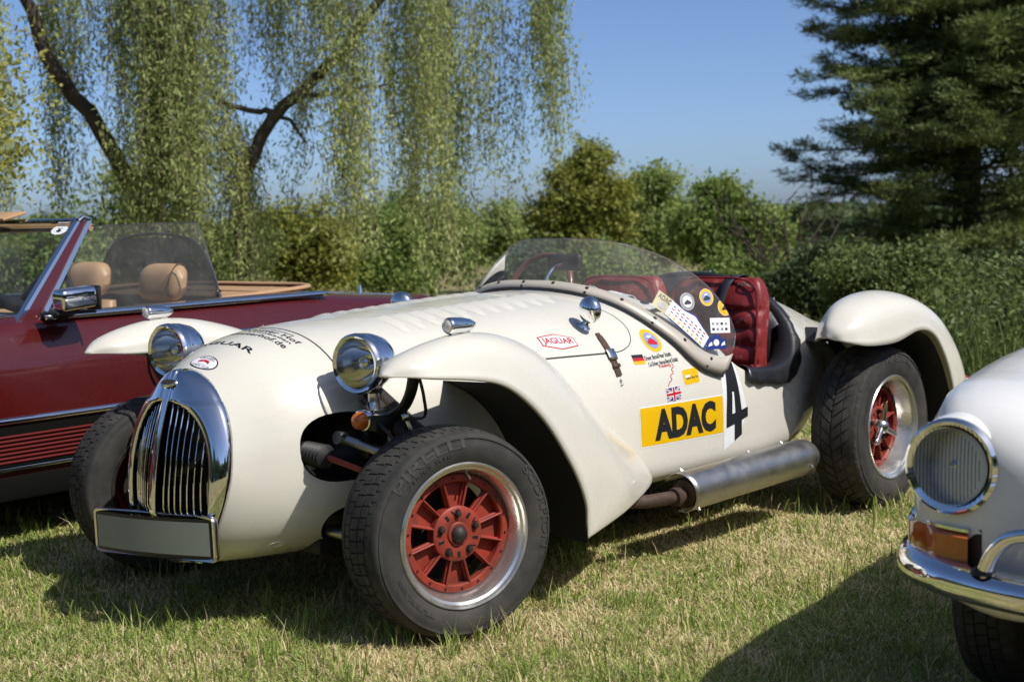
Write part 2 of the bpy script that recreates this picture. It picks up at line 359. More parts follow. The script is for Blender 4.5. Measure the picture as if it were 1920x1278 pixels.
# ------------------------------------------------------------------ wheels
def bend_text(mb, s, prof, r0, h, a_mid, arc, bold=0.02, mi=0, off=0.0026):
    V, F, asp = text2d(s, bold); rr = [p[0] for p in prof]; yy = [p[1] for p in prof]
    out = []
    for u, v in V:
        a = a_mid + arc * (u - 0.5); r = r0 + v * h
        out.append((r * math.cos(a), float(np.interp(r, rr, yy)) + off, r * math.sin(a)))
    mb.add(out, F, mi)
def make_wheel(parent, loc, rz, RO, WD, style, tread, rim_r=0.212, letters=None, recess=0.056):
    """wheel > tyre, tread, wheel_centre, lug nuts ...; local +Y is the outer side"""
    h = WD / 2
    # rim
    b = MB()
    rp = [(rim_r - 0.004, h - 0.014), (rim_r + 0.004, h - 0.012), (rim_r + 0.006, h - 0.006), (rim_r + 0.002, h - 0.001), (rim_r - 0.004, h - 0.003), (rim_r - 0.008, h - 0.010),
          (rim_r - 0.016, h - 0.014), (rim_r - 0.021, h - 0.022), (rim_r - 0.028, h - recess + 0.008), (rim_r - 0.036, h - recess - 0.006), (rim_r - 0.036, -0.02), (rim_r - 0.022, -0.06), (rim_r - 0.012, -h + 0.012),
          (rim_r, -h + 0.006), (rim_r + 0.005, -h + 0.010), (rim_r, -h + 0.016)]
    b.lathe(rp[:11], n=72); b.lathe(rp[10:], n=72, mi=1)
    w = b.build('wheel', ['rimalu' if style != 'plain' else 'chrome_dull', 'iron'], parent, loc=loc, rot=(0, 0, rz), angle=30)
    # tyre carcass
    so = RO - rim_r
    side = [(rim_r - 0.002, h - 0.012), (rim_r + 0.010, h - 0.006), (rim_r + 0.02 * so / 0.11, h - 0.001), (rim_r + 0.45 * so, h + 0.004), (rim_r + 0.62 * so, h + 0.001), (rim_r + 0.72 * so, h - 0.004),
            (rim_r + 0.74 * so, h - 0.003), (rim_r + 0.84 * so, h - 0.010), (RO - 0.012, h - 0.022), (RO - 0.009, h - 0.034)]
    prof = side + [(RO - 0.008, 0.04), (RO - 0.008, -0.04)] + [(r, -y) for r, y in reversed(side)]
    b = MB().lathe(prof, n=96)
    b.build('tyre', 'rubber', w, angle=60)
    # tread blocks
    b = MB(); hw = h - 0.016
    if tread == 'road': rows = [(-1.0, -0.66, 0.0, 0), (-0.60, -0.27, 0.5, 0), (-0.21, 0.21, 0.25, 0), (0.27, 0.60, 0.5, 0), (0.66, 1.0, 0.0, 0)]; N = 58; sk = 0.35
    else: rows = [(-1.0, -0.52, 0.0, 1), (-0.48, -0.05, 0.0, 1), (0.05, 0.48, 0.5, 1), (0.52, 1.0, 0.5, 1)]; N = 44; sk = 1.5
    crown = lambda f: RO - 0.002 - 0.013 * abs(f) ** 3.2
    for f0, f1, ph, v in rows:
        for k in range(N):
            a0 = 2 * math.pi * (k + ph) / N; da = 2 * math.pi / N * (0.86 if tread == 'road' else 0.80)
            def ang(f, a): return a + sk * 2 * math.pi / N * (abs(f) if v else (f - f0))
            fs = np.linspace(f0, f1, 4); Vt = []; Vb = []
            for f in fs:
                for a in (a0, a0 + da / 2, a0 + da):
                    t = ang(f, a) if abs(f0 + f1) < 2.5 else a
                    r = crown(f); Vt.append((r * math.cos(t), f * hw, r * math.sin(t))); r -= 0.013; Vb.append((r * math.cos(t), f * hw, r * math.sin(t)))
            V = Vt + Vb; F = []
            for i in range(3):
                for j in range(2): q = i * 3 + j; F.append((q, q + 1, q + 4, q + 3))
            o = 12
            F += [(0, 1, o + 1, o), (1, 2, o + 2, o + 1), (9, o + 9, o + 10, 10), (10, o + 10, o + 11, 11)]
            for i in range(3): F += [(i * 3, o + i * 3, o + i * 3 + 3, i * 3 + 3), (i * 3 + 2, i * 3 + 5, o + i * 3 + 5, o + i * 3 + 2)]
            b.add(V, F)
    # shoulder lugs reaching down the sidewall
    for sgn in (1, -1):
        for k in range(N):
            a0 = 2 * math.pi * k / N; a1 = a0 + 2 * math.pi / N * 0.62
            P = [(crown(1.0), hw), (RO - 0.02, hw + 0.006), (RO - 0.034, hw + 0.0095)]
            V = []; F = []
            for r, y in P:
                for a in (a0, a1): V.append((r * math.cos(a), sgn * (y + 0.0015), r * math.sin(a)))
            for r, y in P:
                for a in (a0, a1): V.append(((r - 0.004) * math.cos(a), sgn * (y - 0.008), (r - 0.004) * math.sin(a)))
            F = [(0, 1, 3, 2), (2, 3, 5, 4), (0, 2, 8, 6), (2, 4, 10, 8), (1, 7, 9, 3), (3, 9, 11, 5), (4, 5, 11, 10)]
            b.add(V, F)
    tag(b.build('tread', 'tread', w, smooth=False), kind='stuff')
    if letters:
        b = MB()
        for s, r0, hh, am, arc in letters: bend_text(b, s, side, rim_r + r0, hh, R(am), R(arc))
        # fine moulding rings
        for rr in (0.74,):
            r = rim_r + rr * so; y = h - 0.002; b.lathe([(r - 0.0012, y - 0.002), (r, y + 0.0015), (r + 0.0012, y - 0.002)], n=72)
        b.build('raised_lettering', 'letter', w, smooth=False)
    if style == 'plain':
        b = MB(); y = h - 0.05
        b.lathe([(rim_r - 0.03, y - 0.02), (rim_r - 0.05, y), (rim_r - 0.07, y + 0.012), (0.105, y + 0.012), (0.10, y + 0.02), (0.07, y + 0.045), (0.03, y + 0.055), (0.0005, y + 0.056)], n=48)
        b.build('hub_cap', 'chrome', w)
        return w
    # ---- spoked red centre
    y = h - recess; ro = rim_r - 0.034; b = MB()
    b.lathe([(ro, y - 0.03), (ro, y), (ro - 0.004, y + 0.003), (ro - 0.020, y + 0.003), (ro - 0.024, y - 0.002), (ro - 0.024, y - 0.026)], n=64)
    b.lathe([(0.036, y - 0.02), (0.036, y + 0.006), (0.040, y + 0.008), (0.076, y + 0.008), (0.082, y + 0.004), (0.084, y - 0.03)], n=48)
    b.lathe([(0.024, y - 0.01), (0.024, y + 0.010), (0.027, y + 0.013), (0.033, y + 0.013), (0.036, y + 0.010), (0.036, y)], n=40)
    for k in range(12):
        a = 2 * math.pi * (k + 0.5) / 12; rm = Matrix.Rotation(-a, 3, 'Y')
        for wd, dy, th in ((0.0065, 0.004, 0.020), (0.011, -0.010, 0.016)):
            b.box(rm @ Vector(((0.078 + ro - 0.016) / 2, y + dy - th / 2, 0)), (ro - 0.016 - 0.078, th, wd), rm, 0.0025, seg=1)
        # every second pocket has a solid back
        a1 = a + 2 * math.pi / 24
        if k % 2 == 0 or k == 5:
            V = []; 
            for r in (0.080, ro - 0.02):
                for t in np.linspace(-math.pi / 12, math.pi / 12, 5): V.append((r * math.cos(a1 + t), y - 0.022 - (0.006 if r > 0.1 else 0), r * math.sin(a1 + t)))
            b.add(V, [(i, i + 1, i + 6, i + 5) for i in range(4)])
    for k in range(24):
        a = 2 * math.pi * k / 24
    c = b.build('wheel_centre', 'redwheel', w, angle=35)
    b = MB()
    for k in range(18):
        a = 2 * math.pi * (k + 0.3) / 18; b.lathe([(0.0001, y + 0.0065), (0.003, y + 0.0065), (0.0036, y)], Matrix.Translation(((ro - 0.012) * math.cos(a), 0, (ro - 0.012) * math.sin(a))), n=8)
    tag(b.build('rim_bolts', 'black', w), kind='stuff')
    b = MB()
    for k in range(5):
        a = 2 * math.pi * (k + 0.5) / 5 + 0.3
        rm = Matrix.Rotation(-a, 3, 'Y'); b.box(rm @ Vector((0.061, y + 0.0068, 0)), (0.022, 0.004, 0.013), rm, 0.002, seg=1)
        b.box(rm @ Vector((0.061, y + 0.0068, 0.024)), (0.018, 0.004, 0.006), rm, 0.001, seg=1)
    tag(b.build('hub_slot_shade', 'black', w), kind='stuff')  # black blocks on the hub face stand in for shade inside its slots
    for k in range(5):
        a = 2 * math.pi * k / 5 + 0.3; b = MB()
        mw = Matrix.Translation((0.061 * math.cos(a), 0, 0.061 * math.sin(a)))
        b.lathe([(0.0125, y + 0.0075), (0.0125, y + 0.0092), (0.0105, y + 0.0095)], mw, n=20, mi=1)  # black ring draws the shade of the recess round the nut
        b.lathe([(0.0095, y + 0.006), (0.0095, y + 0.017), (0.0075, y + 0.021), (0.0001, y + 0.022)], mw, n=6)
        b.build('lug_nut', ['iron', 'black'], w, smooth=False)
    b = MB().lathe([(0.15, -0.03), (0.15, -0.045), (0.03, -0.045)], n=40).lathe([(0.15, -0.03), (0.06, -0.03), (0.05, 0.0), (0.0001, 0.0)], n=40)
    b.box((0.1, -0.035, 0.06), (0.07, 0.05, 0.10), None, 0.008)
    b.build('brake_disc', 'iron', w)
    if style == 'spinner':
        b = MB(); y2 = y + 0.012
        b.lathe([(0.034, y2 - 0.006), (0.034, y2 + 0.012), (0.028, y2 + 0.026), (0.018, y2 + 0.038), (0.0001, y2 + 0.042)], n=32)
        for k in range(3):
            a = R(88) + k * 2 * math.pi / 3; d = np.array([math.cos(a), 0, math.sin(a)])
            P = [d * 0.02 + [0, y2 + 0.016, 0], d * 0.05 + [0, y2 + 0.022, 0], d * 0.085 + [0, y2 + 0.030, 0], d * 0.098 + [0, y2 + 0.032, 0]]
            b.tube(P, [0.017, 0.013, 0.010, 0.007], 10)
        b.build('spinner', 'chrome_dull', w)
    else:
        MB().lathe([(0.026, y + 0.008), (0.026, y + 0.014), (0.022, y + 0.024), (0.012, y + 0.031), (0.0001, y + 0.033)], n=28).build('hub_cap', 'iron', w)
    a = R(100); MB().tube([((rim_r - 0.03) * math.cos(a), y + 0.008, (rim_r - 0.03) * math.sin(a)), ((rim_r - 0.045) * math.cos(a), y + 0.035, (rim_r - 0.045) * math.sin(a))], [0.004, 0.0035], 8).build('valve', 'alu', w)
    return w
# ------------------------------------------------------------------ white roadster (x forward from the front axle, y left, z up)
TH = 0.8485
road = empty('vintage_roadster', (-0.7406, 4.9378, 0), math.pi + TH)
tag(road, 'cream white open vintage racing roadster with red wheels and large number 4', 'sports car')
#        X     zt     zb     zm    wm    nt   nb   rake
ST = [(0.428, 0.802, 0.215, 0.510, 0.243, 2.0, 1.75, 0.085),
      (0.380, 0.826, 0.205, 0.505, 0.272, 2.1, 2.0, 0.075),
      (0.290, 0.862, 0.198, 0.510, 0.330, 2.15, 2.4, 0.05),
      (0.170, 0.890, 0.195, 0.520, 0.385, 2.2, 2.6, 0.02),
      (0.020, 0.907, 0.195, 0.520, 0.425, 2.25, 2.8, 0.0),
      (-0.20, 0.920, 0.20, 0.520, 0.468, 2.3, 2.8, 0.0),
      (-0.50, 0.932, 0.22, 0.50, 0.525, 2.4, 4.0, 0.0),
      (-0.90, 0.949, 0.235, 0.47, 0.580, 2.5, 6.0, 0.0),
      (-1.25, 0.958, 0.235, 0.47, 0.600, 2.5, 7.0, 0.0),
      (-1.60, 0.958, 0.235, 0.47, 0.606, 2.5, 7.0, 0.0),
      (-2.00, 0.960, 0.235, 0.47, 0.602, 2.5, 7.0, 0.0),
      (-2.28, 0.958, 0.24, 0.48, 0.575, 2.3, 5.0, 0.0),
      (-2.60, 0.895, 0.29, 0.500, 0.500, 2.0, 2.2, 0.0),
      (-3.00, 0.77, 0.31, 0.500, 0.380, 2.0, 2.1, 0.0),
      (-3.35, 0.650, 0.34, 0.480, 0.240, 2.0, 2.0, 0.0),
      (-3.50, 0.530, 0.38, 0.450, 0.100, 2.0, 2.0, 0.0)]
_sx = [s[0] for s in ST]; _sv = np.array([s[1:] for s in ST])
def section(X, n=88, inset=0.0):
    zt, zb, zm, wm, nt, nb, rk = hermite(_sx, _sv, [X])[0]
    t = np.linspace(0, 2 * math.pi, n, endpoint=False); c, s = np.cos(t), np.sin(t)
    e = np.where(s >= 0, 2 / nt, 2 / nb)
    y = (wm - inset) * np.sign(c) * np.abs(c) ** e
    z = zm + np.where(s >= 0, zt - zm - inset, zm - zb - inset) * np.sign(s) * np.abs(s) ** e
    x = X + rk * (0.5 - (z - zb) / (zt - zb))
    return np.stack([x, y, z], 1)
xs = np.r_[np.linspace(0.428, 0.17, 16), np.linspace(0.15, -3.2, 74), np.linspace(-3.22, -3.5, 10)]
rings = [section(x) for x in xs]
b = MB(); P = np.array(rings); b.grid(P, False, True, 0)
inner = [section(0.428, inset=0.008), section(0.415, inset=0.02), section(0.30, inset=0.05), section(0.20, inset=0.09)]
for i, q in enumerate(inner): q[:, 0] -= 0.004 * i
b.grid(np.array([rings[0]] + inner), False, True, 1)
k = len(b.v); b.add(list(inner[-1]), [tuple(range(88))], 1); b.add(list(rings[-1]), [tuple(range(88))], 0)
body = b.build('body', ['cream', 'black'], road, merge=1e-5)
notch = [(-1.40, 1.3), (-1.45, 0.95), (-1.58, 0.82), (-1.675, 0.73), (-1.745, 0.660), (-1.82, 0.622), (-1.95, 0.603), (-2.10, 0.605), (-2.20, 0.635), (-2.275, 0.72), (-2.31, 0.85), (-2.33, 0.96), (-2.36, 1.3)]
nc = [tuple(p) for p in curve([(x, 0, z) for x, z in notch], 40)[:, [0, 2]]]
cuts = [(*prism(nc, -0.9, 0.9), 'black'), (*prism([(-1.30, 0.32), (-2.30, 0.32), (-2.30, 1.1), (-1.55, 1.1), (-1.53, 0.70), (-1.30, 0.68)], -0.50, 0.50), 'black')]
for s in (1, -1):
    cuts.append((*ellipsoid((0.115, s * 0.42, 0.558), (0.142, 0.17, 0.106), 0.82), 'black'))
    cuts.append((*ellipsoid((0.065, s * 0.44, 0.295), (0.115, 0.16, 0.080), 0.8), 'black'))
boolean(body, cuts)
BV = bvh_of(body)
LEFT = (0, -1, 0); DOWN = (0, 0, -1)

# --- grille shell, bars, badge
def wo(z):
    t = (z - 0.225) / (0.803 - 0.225); return 0.246 * max(0.0, 1 - abs((t - 0.46) / (0.54 if t > 0.46 else 0.60)) ** (2.3 if t > .46 else 1.45)) ** 0.52
def xo(z): return 0.472 - 0.085 * (z - 0.25) / 0.55
def xc(z): return 0.540 - 0.10 * max(0, (z - 0.36) / 0.44) ** 2.0 - 0.06 * max(0, (0.38 - z) / 0.1)
def gx(y, z):
    w_ = max(0.02, wo(z)); return xo(z) + (xc(z) - xo(z)) * max(0.0, 1 - (abs(y) / w_) ** 1.7)
def wi(z):
    zb_, zt_ = 0.285, 0.712
    if z <= zb_ or z >= zt_: return 0.0145
    t = (z - zb_) / (zt_ - zb_); e = max(0.0, 1 - abs((t - 0.42) / (0.58 if t > 0.42 else 0.75)) ** 2.4) ** 0.55
    return 0.0145 + 0.1755 * e
b = MB()
zs = np.r_[np.linspace(0.228, 0.28, 8), np.linspace(0.286, 0.72, 60), np.linspace(0.7225, 0.8025, 18)]
for s in (1, -1):
    G = [[(gx(y, z) + 0.004, s * y, z) for y in np.linspace(0, 0.0130, 4)] for z in zs]; b.grid(G)
    G = []
    for z in zs:
        a, c = min(wi(z), wo(z) * 0.98), max(wo(z), 0.016)
        row = []
        for u in np.linspace(0, 1, 9):
            y = a + (c - a) * u; row.append((gx(y, z) + 0.004 + 0.014 * math.sin(math.pi * min(1, u * 1.1)) * (1 if a > 0.022 else 0.6) - 0.012 * (u > 0.99), s * y, z))
        G.append(row)
    b.grid(G)
shell = b.build('grille_shell', 'chrome', road, merge=0.0004, angle=50, solid=(0.010, -1))
for s in (1, -1):
    for k in range(8):
        y0 = 0.032 + 0.0207 * k
        zz = [z for z in np.linspace(0.30, 0.72, 50) if wi(z) > y0 - 0.004]
        if len(zz) < 4: continue
        pts = [(gx(y0, z) - 0.014, s * (y0 - 0.012 * ((z - 0.5) / 0.22) ** 2 * (z > 0.5)), z) for z in np.linspace(zz[0], zz[-1], 14)]
        MB().tube(pts, 0.0026, 8).build('grille_bar', 'chrome', road)
nb = empty  # placeholder name kept local
zc = 0.765; nrm = Vector((0.45, 0, 0.9)).normalized()
b = MB(); mw = at((gx(0, zc) + 0.006, 0, zc), nrm) @ Matrix.Diagonal((1.75, 1, 1, 1))
b.lathe([(0.019, -0.004), (0.019, 0.004), (0.0165, 0.0055)], mw, n=36, mi=0); b.lathe([(0.0165, 0.0048), (0.010, 0.006), (0.0001, 0.0065)], mw, n=36, mi=1)
b.build('nose_badge', ['chrome_dull', 'iron'], road)
# blurred-out number plate in a chrome surround
pl = Matrix.Translation((0.540, -0.028, 0.305)) @ Matrix.Rotation(R(6), 4, 'Z') @ Matrix.Rotation(R(2.4), 4, 'X')
pm = pl.to_3x3()
b = MB()
def rrect(w_, h_, r_, x):
    out = []
    for cy, cz, a0 in ((w_/2-r_, h_/2-r_, 0), (-w_/2+r_, h_/2-r_, 90), (-w_/2+r_, -h_/2+r_, 180), (w_/2-r_, -h_/2+r_, 270)):
        for q in range(5): a = R(a0 + 22.5*q); yy = cy + r_*math.cos(a); out.append(pl @ Vector((x - 0.35 * yy * yy, yy, cz + r_*math.sin(a))))
    return out
b.grid(np.array([rrect(.536, .134, .018, -.012), rrect(.544, .142, .022, 0), rrect(.536, .134, .018, .007), rrect(.520, .118, .010, .004), rrect(.520, .118, .010, -.004)]), False, True)
plate = b.build('number_plate', 'chrome_dull', road, angle=60)
b = MB(); G = [[pl @ Vector((0.0035 - 0.35 * y * y, y, z)) for y in np.linspace(-.262, .262, 17)] for z in (-.060, .060)]; b.grid(G); b.build('plate_backing', 'black', plate, smooth=False)
b = MB(); G = [[pl @ Vector((0.0055 - 0.35 * y * y, y, z)) for y in np.linspace(-.251, .251, 17)] for z in (-.050, .050)]; b.grid(G); b.build('plate_face', 'plategrey', plate, smooth=False)
MB().box((0.48, 0, 0.275), (0.10, 0.16, 0.02), None, 0.003).build('plate_bracket', 'black', road)
# radiator and bits seen between the bars
b = MB(); b.box((0.30, 0, 0.50), (0.03, 0.40, 0.44), None, 0.004)
for k in range(9): b.box((0.318, 0, 0.32 + 0.045 * k), (0.006, 0.36, 0.004))
b.box((0.35, 0.05, 0.60), (0.05, 0.10, 0.06), None, 0.01); b.tube([(0.37, -0.12, 0.45), (0.38, 0.0, 0.50), (0.36, 0.12, 0.62)], 0.014, 8)
b.build('radiator', 'iron', road)

# --- seams, louvres, strap, stickers on the body
b = MB()
ribbon(b, [(0.06, y, 0.9) for y in np.linspace(-0.36, 0.36, 12)], 0.005, BV, DOWN, n=50)
b.build('bonnet_front_seam', 'seam', road, smooth=False)
b = MB(); ribbon(b, [(-0.66, 0, 0.757), (-0.80, 0, 0.756), (-1.041, 0, 0.752)], 0.006, BV, LEFT, n=24)
b.build('bonnet_side_seam', 'seam', road, smooth=False)
b = MB(); ribbon(b, [(-1.041, 0, 0.752), (-1.13, 0, 0.757), (-1.195, 0, 0.785), (-1.225, 0, 0.83), (-1.22, 0, 0.87), (-1.19, 0, 0.90)], 0.0035, BV, LEFT, n=40)
b.build('bonnet_rear_seam', 'seam', road, smooth=False)
for s in (1, -1):
    for k in range(11):
        X = -0.30 - 0.075 * k; Y = 0.19
        pts = []
        for y in np.linspace(Y - 0.085, Y + 0.085, 9):
            h, n_, i, d = BV.ray_cast(Vector((X, s * y, 1.3)), Vector((0, 0, -1))); f = 1 - abs((y - Y) / 0.085) ** 4
            sl = BV.ray_cast(Vector((X - 0.035, s * y, 1.3)), Vector((0, 0, -1)))[0]
            pts.append([(X + 0.022, s * y, h.z - 0.001), (X + 0.004, s * y, h.z + 0.006 * f), (X - 0.012, s * y, h.z + 0.011 * f), (X - 0.014, s * y, h.z + 0.008 * f), (X - 0.014, s * y, h.z - 0.002)])
        b = MB().grid(np.array(pts)); b.build('bonnet_louvre', 'cream', road, angle=60)
def side_pts(l, off=0.0):
    out = []
    for X, Z in l:
        h, n_, i, d = BV.ray_cast(Vector((X, 1.2, Z)), Vector((0, -1, 0))); out.append(h + n_ * off)
    return out
# leather bonnet strap with buckle
b = MB(); P = [Vector(p) for p in curve([tuple(v) for v in side_pts([(-1.046, 0.818), (-1.046, 0.78), (-1.047, 0.74), (-1.048, 0.69), (-1.049, 0.672)], 0.004)], 20)]
rows = []
for i, p in enumerate(P):
    t = (P[min(i + 1, 19)] - P[max(i - 1, 0)]).normalized(); n_ = BV.find_nearest(p)[1]; sd = n_.cross(t).normalized() * (0.014 if i > 1 else 0.010)
    rows.append([p - sd - n_ * .002, p - sd + n_ * .002, p + sd + n_ * .002, p + sd - n_ * .002])
b.grid(np.array([[tuple(q) for q in r] for r in rows]), False, True)
strap = b.build('bonnet_strap', 'brownleather', road, angle=40)
c = P[10]; n_ = BV.find_nearest(c)[1]; mw = at(c + n_ * 0.006, n_)
b = MB(); b.box(mw @ Vector((0, 0, 0.0)), (0.040, 0.006, 0.036), mw.to_3x3(), 0.002); b.build('buckle', 'chrome_dull', strap)
b = MB()
for q in (12, 15): b.box(P[q] + BV.find_nearest(P[q])[1] * 0.006, (0.034, 0.006, 0.014), at((0, 0, 0), BV.find_nearest(P[q])[1]).to_3x3(), 0.002)
b.build('strap_loop', 'brownleather', strap)
b = MB()
for p in side_pts([(-1.050, 0.655), (-1.051, 0.642)], 0.002): b.ball(p, 0.006, nu=10, nv=6)
b.build('strap_rivet', 'chrome_dull', strap)

def q4(x0, z0, x1, z1, dz=0.0, y=0.6):
    """quad on the left side: front-lower corner (x0,z0), rear-upper corner (x1,z1), dz = rise towards the rear"""
    return [(x0, y, z0), (x1, y, z0 + dz), (x1, y, z1 + dz), (x0, y, z1)]
def qc(c, w_, h_, ang=0.0):
    a = R(ang); ux, uz = -math.cos(a), math.sin(a); vx, vz = math.sin(a), math.cos(a); o = []
    for u, v in ((-.5, -.5), (.5, -.5), (.5, .5), (-.5, .5)): o.append((c[0] + u*w_*ux + v*h_*vx, 0.6, c[1] + u*w_*uz + v*h_*vz))
    return o
# yellow club panel with its letters
adac = [(-1.135, .6, .409), (-1.644, .6, .401), (-1.643, .6, .543), (-1.129, .6, .548)]
b = MB(); lay(b, sub(rect2d(), -.008, -.035, 1.008, 1.035), adac, BV, LEFT, 0.0008, 0, 12, 12); lay(b, rect2d(), adac, BV, LEFT, 0.0016, 1, 12, 12)
lay(b, sub(text2d('ADAC', 0.055), .15, .09, .90, .92), adac, BV, LEFT, 0.0026, 2, 30, 14)
b.build('yellow_club_panel', ['s_white', 's_yellow', 's_black'], road, smooth=False)
four = [(-1.648, .6, .330), (-1.805, .6, .350), (-1.805, .6, .680), (-1.655, .6, .680)]
b = MB(); lay(b, poly2d([(0.0, 0.0), (0.62, 0.06), (1.0, 0.30), (0.98, 0.45), (0.66, 0.90), (0.5, 0.985), (0.0, 0.985), (-0.05, .7), (0.0, .4)]), four, BV, LEFT, 0.0008, 0, 8, 16)
lay(b, poly2d([(0.46, 0.055), (0.78, 0.10), (0.78, 0.265), (1.06, 0.285), (1.06, 0.40), (0.78, 0.385), (0.55, 0.955), (0.20, 0.955), (0.10, 0.40), (0.10, 0.235), (0.46, 0.25)]), four, BV, LEFT, 0.0022, 1, 10, 24)
lay(b, poly2d([(0.34, 0.375), (0.47, 0.378), (0.43, 0.62), (0.36, 0.62)]), four, BV, LEFT, 0.0036, 0, 4, 6)
b.build('start_number', ['s_white', 's_black'], road, smooth=False)
# maker's name in a red hexagon
b = MB(); jq = qc((-0.838, 0.806), 0.160, 0.052, -4)
lay(b, poly2d([(0, .78), (.5, 1), (1, .78), (1, .22), (.5, 0), (0, .22)]), jq, BV, LEFT, .0008, 0, 8, 4)
lay(b, poly2d([(.03, .73), (.5, .93), (.97, .73), (.97, .27), (.5, .07), (.03, .27)]), jq, BV, LEFT, .0014, 1, 8, 4)
lay(b, sub(text2d('JAGUAR', 0.02), .07, .26, .93, .74), jq, BV, LEFT, .0022, 0, 12, 4)
b.build('red_hexagon_emblem', ['s_red', 's_white'], road, smooth=False)
# round rally sticker
def badge(name, quad, bv, d, ring, core, marks, parent, extra=None, off=0.0008):
    b = MB(); lay(b, disc2d(), quad, bv, d, off, 0, 4, 4); lay(b, sub(disc2d(), .02, .02, .98, .98), quad, bv, d, off + .0006, 1, 4, 4); lay(b, sub(disc2d(), .17, .17, .83, .83), quad, bv, d, off + .0014, 2, 4, 4)
    lay(b, poly2d([(.24, .40), (.36, .52), (.50, .60), (.66, .52), (.76, .42), (.70, .34), (.30, .32)]), quad, bv, d, off + .0022, 3, 3, 3)
    lay(b, poly2d([(.30, .62), (.45, .70), (.60, .72), (.56, .64), (.42, .60)]), quad, bv, d, off + .0022, 4, 3, 3)
    b.build(name, ['s_white', ring, core, marks, extra or 's_white'], parent, smooth=False)
badge('round_rally_sticker', qc((-1.305, 0.776), 0.105, 0.086, -8), BV, LEFT, 's_yellow', 's_lblue', 's_red', road, 's_white')
b = MB(); fq = qc((-1.184, 0.718), 0.062, 0.034, -2)
for i, m_ in enumerate((2, 1, 0)): lay(b, sub(rect2d(), 0, i / 3, 1, (i + 1) / 3), fq, BV, LEFT, .001, m_, 3, 1)
b.build('tricolour_flag_sticker', ['s_black', 's_red', 's_yellow'], road, smooth=False)
b = MB()
for s, c, w_ in (('Driver: Bernd-Peter Schultz', (-1.300, 0.721), 0.160), ('Co-Driver: Aaron-Bernd Schultz', (-1.318, 0.699), 0.180)):
    lay(b, text2d(s, 0.01), qc(c, w_, 0.0165, 2), BV, LEFT, .001, 0, 10, 1)
b.build('driver_names', 's_black', road, smooth=False)
b = MB(); lay(b, text2d('Pressberg', 0.015), qc((-1.318, 0.684), 0.070, 0.0145, 2), BV, LEFT, .001, 0, 6, 1)
ribbon(b, [(-1.362, .6, .690), (-1.366, .6, .678), (-1.350, .6, .668), (-1.356, .6, .658), (-1.334, .6, .644), (-1.338, .6, .634), (-1.318, .6, .622), (-1.310, .6, .610)], .0035, BV, LEFT, .001, 40)
b.build('red_route_line', 's_red', road, smooth=False)
b = MB(); uq = qc((-1.334, 0.581), 0.082, 0.048, 2)
lay(b, sub(rect2d(), -.04, -.06, 1.04, 1.06), uq, BV, LEFT, .0008, 1, 3, 3); lay(b, rect2d(), uq, BV, LEFT, .0014, 0, 3, 3)
for t_, m_, o_ in ((.13, 1, .002), (.045, 2, .0026)):
    for sg in (0, 1):
        pts = [(0, t_), (0, 0), (t_ * .6, 0), (1, 1 - t_), (1, 1), (1 - t_ * .6, 1)]
        lay(b, poly2d([(x, 1 - y) if sg else (x, y) for x, y in pts]), uq, BV, LEFT, o_, m_, 4, 4)
for (x0, y0, x1, y1), m_, o_ in (((.39, 0, .61, 1), 1, .0032), ((0, .33, 1, .67), 1, .0032), ((.44, 0, .56, 1), 2, .0038), ((0, .40, 1, .60), 2, .0038)): lay(b, sub(rect2d(), x0, y0, x1, y1), uq, BV, LEFT, o_, m_, 4, 4)
b.build('union_flag_sticker', ['s_blue', 's_white', 's_red'], road, smooth=False)
b = MB(); yq = qc((-1.457, 0.634), 0.098, 0.056, 2)
lay(b, sub(rect2d(.16, 1.6), -.03, -.05, 1.03, 1.05), yq, BV, LEFT, .0008, 1, 4, 4); lay(b, rect2d(.16, 1.6), yq, BV, LEFT, .0014, 0, 4, 4)
lay(b, poly2d([(.12, .42), (.40, .42), (.46, .62), (.12, .62)]), yq, BV, LEFT, .002, 1, 3, 2); lay(b, sub(text2d('Saarland Classic Tour', .01), .15, .34, .95, .50), yq, BV, LEFT, .0026, 2, 5, 1)
b.build('yellow_tour_sticker', ['s_yellow', 's_white', 's_black'], road, smooth=False)
# lettering on the nose
def top4(x0, y0, x1, y1): return [(x0, y0, 0.9), (x0, y1, 0.9), (x1, y1, 0.9), (x1, y0, 0.9)]   # reads from the front: u from y0 to y1, v backwards
b = MB()
lay(b, text2d('JAGUAR', .02), top4(0.262, -.16, 0.232, .140), BV, DOWN, .001, 0, 10, 2)
b.build('maker_lettering', 's_black', road, smooth=False)
b = MB()
for s, xa, xb, y0, y1 in (('Restaurant', .088, .078, -.02, .145), ('Kloster Hof', .114, .094, -.06, .195), ('Wiesbaden', .132, .121, -.03, .18), ('klosterhof.de', .164, .142, -.08, .188)):
    lay(b, text2d(s, .01), top4(xa, y0, xb, y1), BV, DOWN, .001, 0, 12, 2)
b.build('sponsor_lettering', 's_black', road, smooth=False)
b = MB(); oq = top4(0.378, -.028, 0.322, .092)
lay(b, disc2d(), oq, BV, DOWN, .0008, 0, 5, 5); lay(b, sub(disc2d(), .04, .06, .96, .94), oq, BV, DOWN, .0014, 1, 5, 5)
lay(b, poly2d([(.28, .40), (.5, .52), (.72, .42), (.66, .62), (.5, .66), (.30, .58)]), oq, BV, DOWN, .002, 2, 4, 4)
lay(b, sub(text2d('DRIVERS'), .22, .70, .78, .88), oq, BV, DOWN, .002, 0, 4, 2); lay(b, sub(text2d('CLASSIC CLUB'), .16, .14, .84, .30), oq, BV, DOWN, .002, 0, 4, 2)
b.build('oval_club_sticker', ['s_black', 's_white', 's_red'], road, smooth=False)
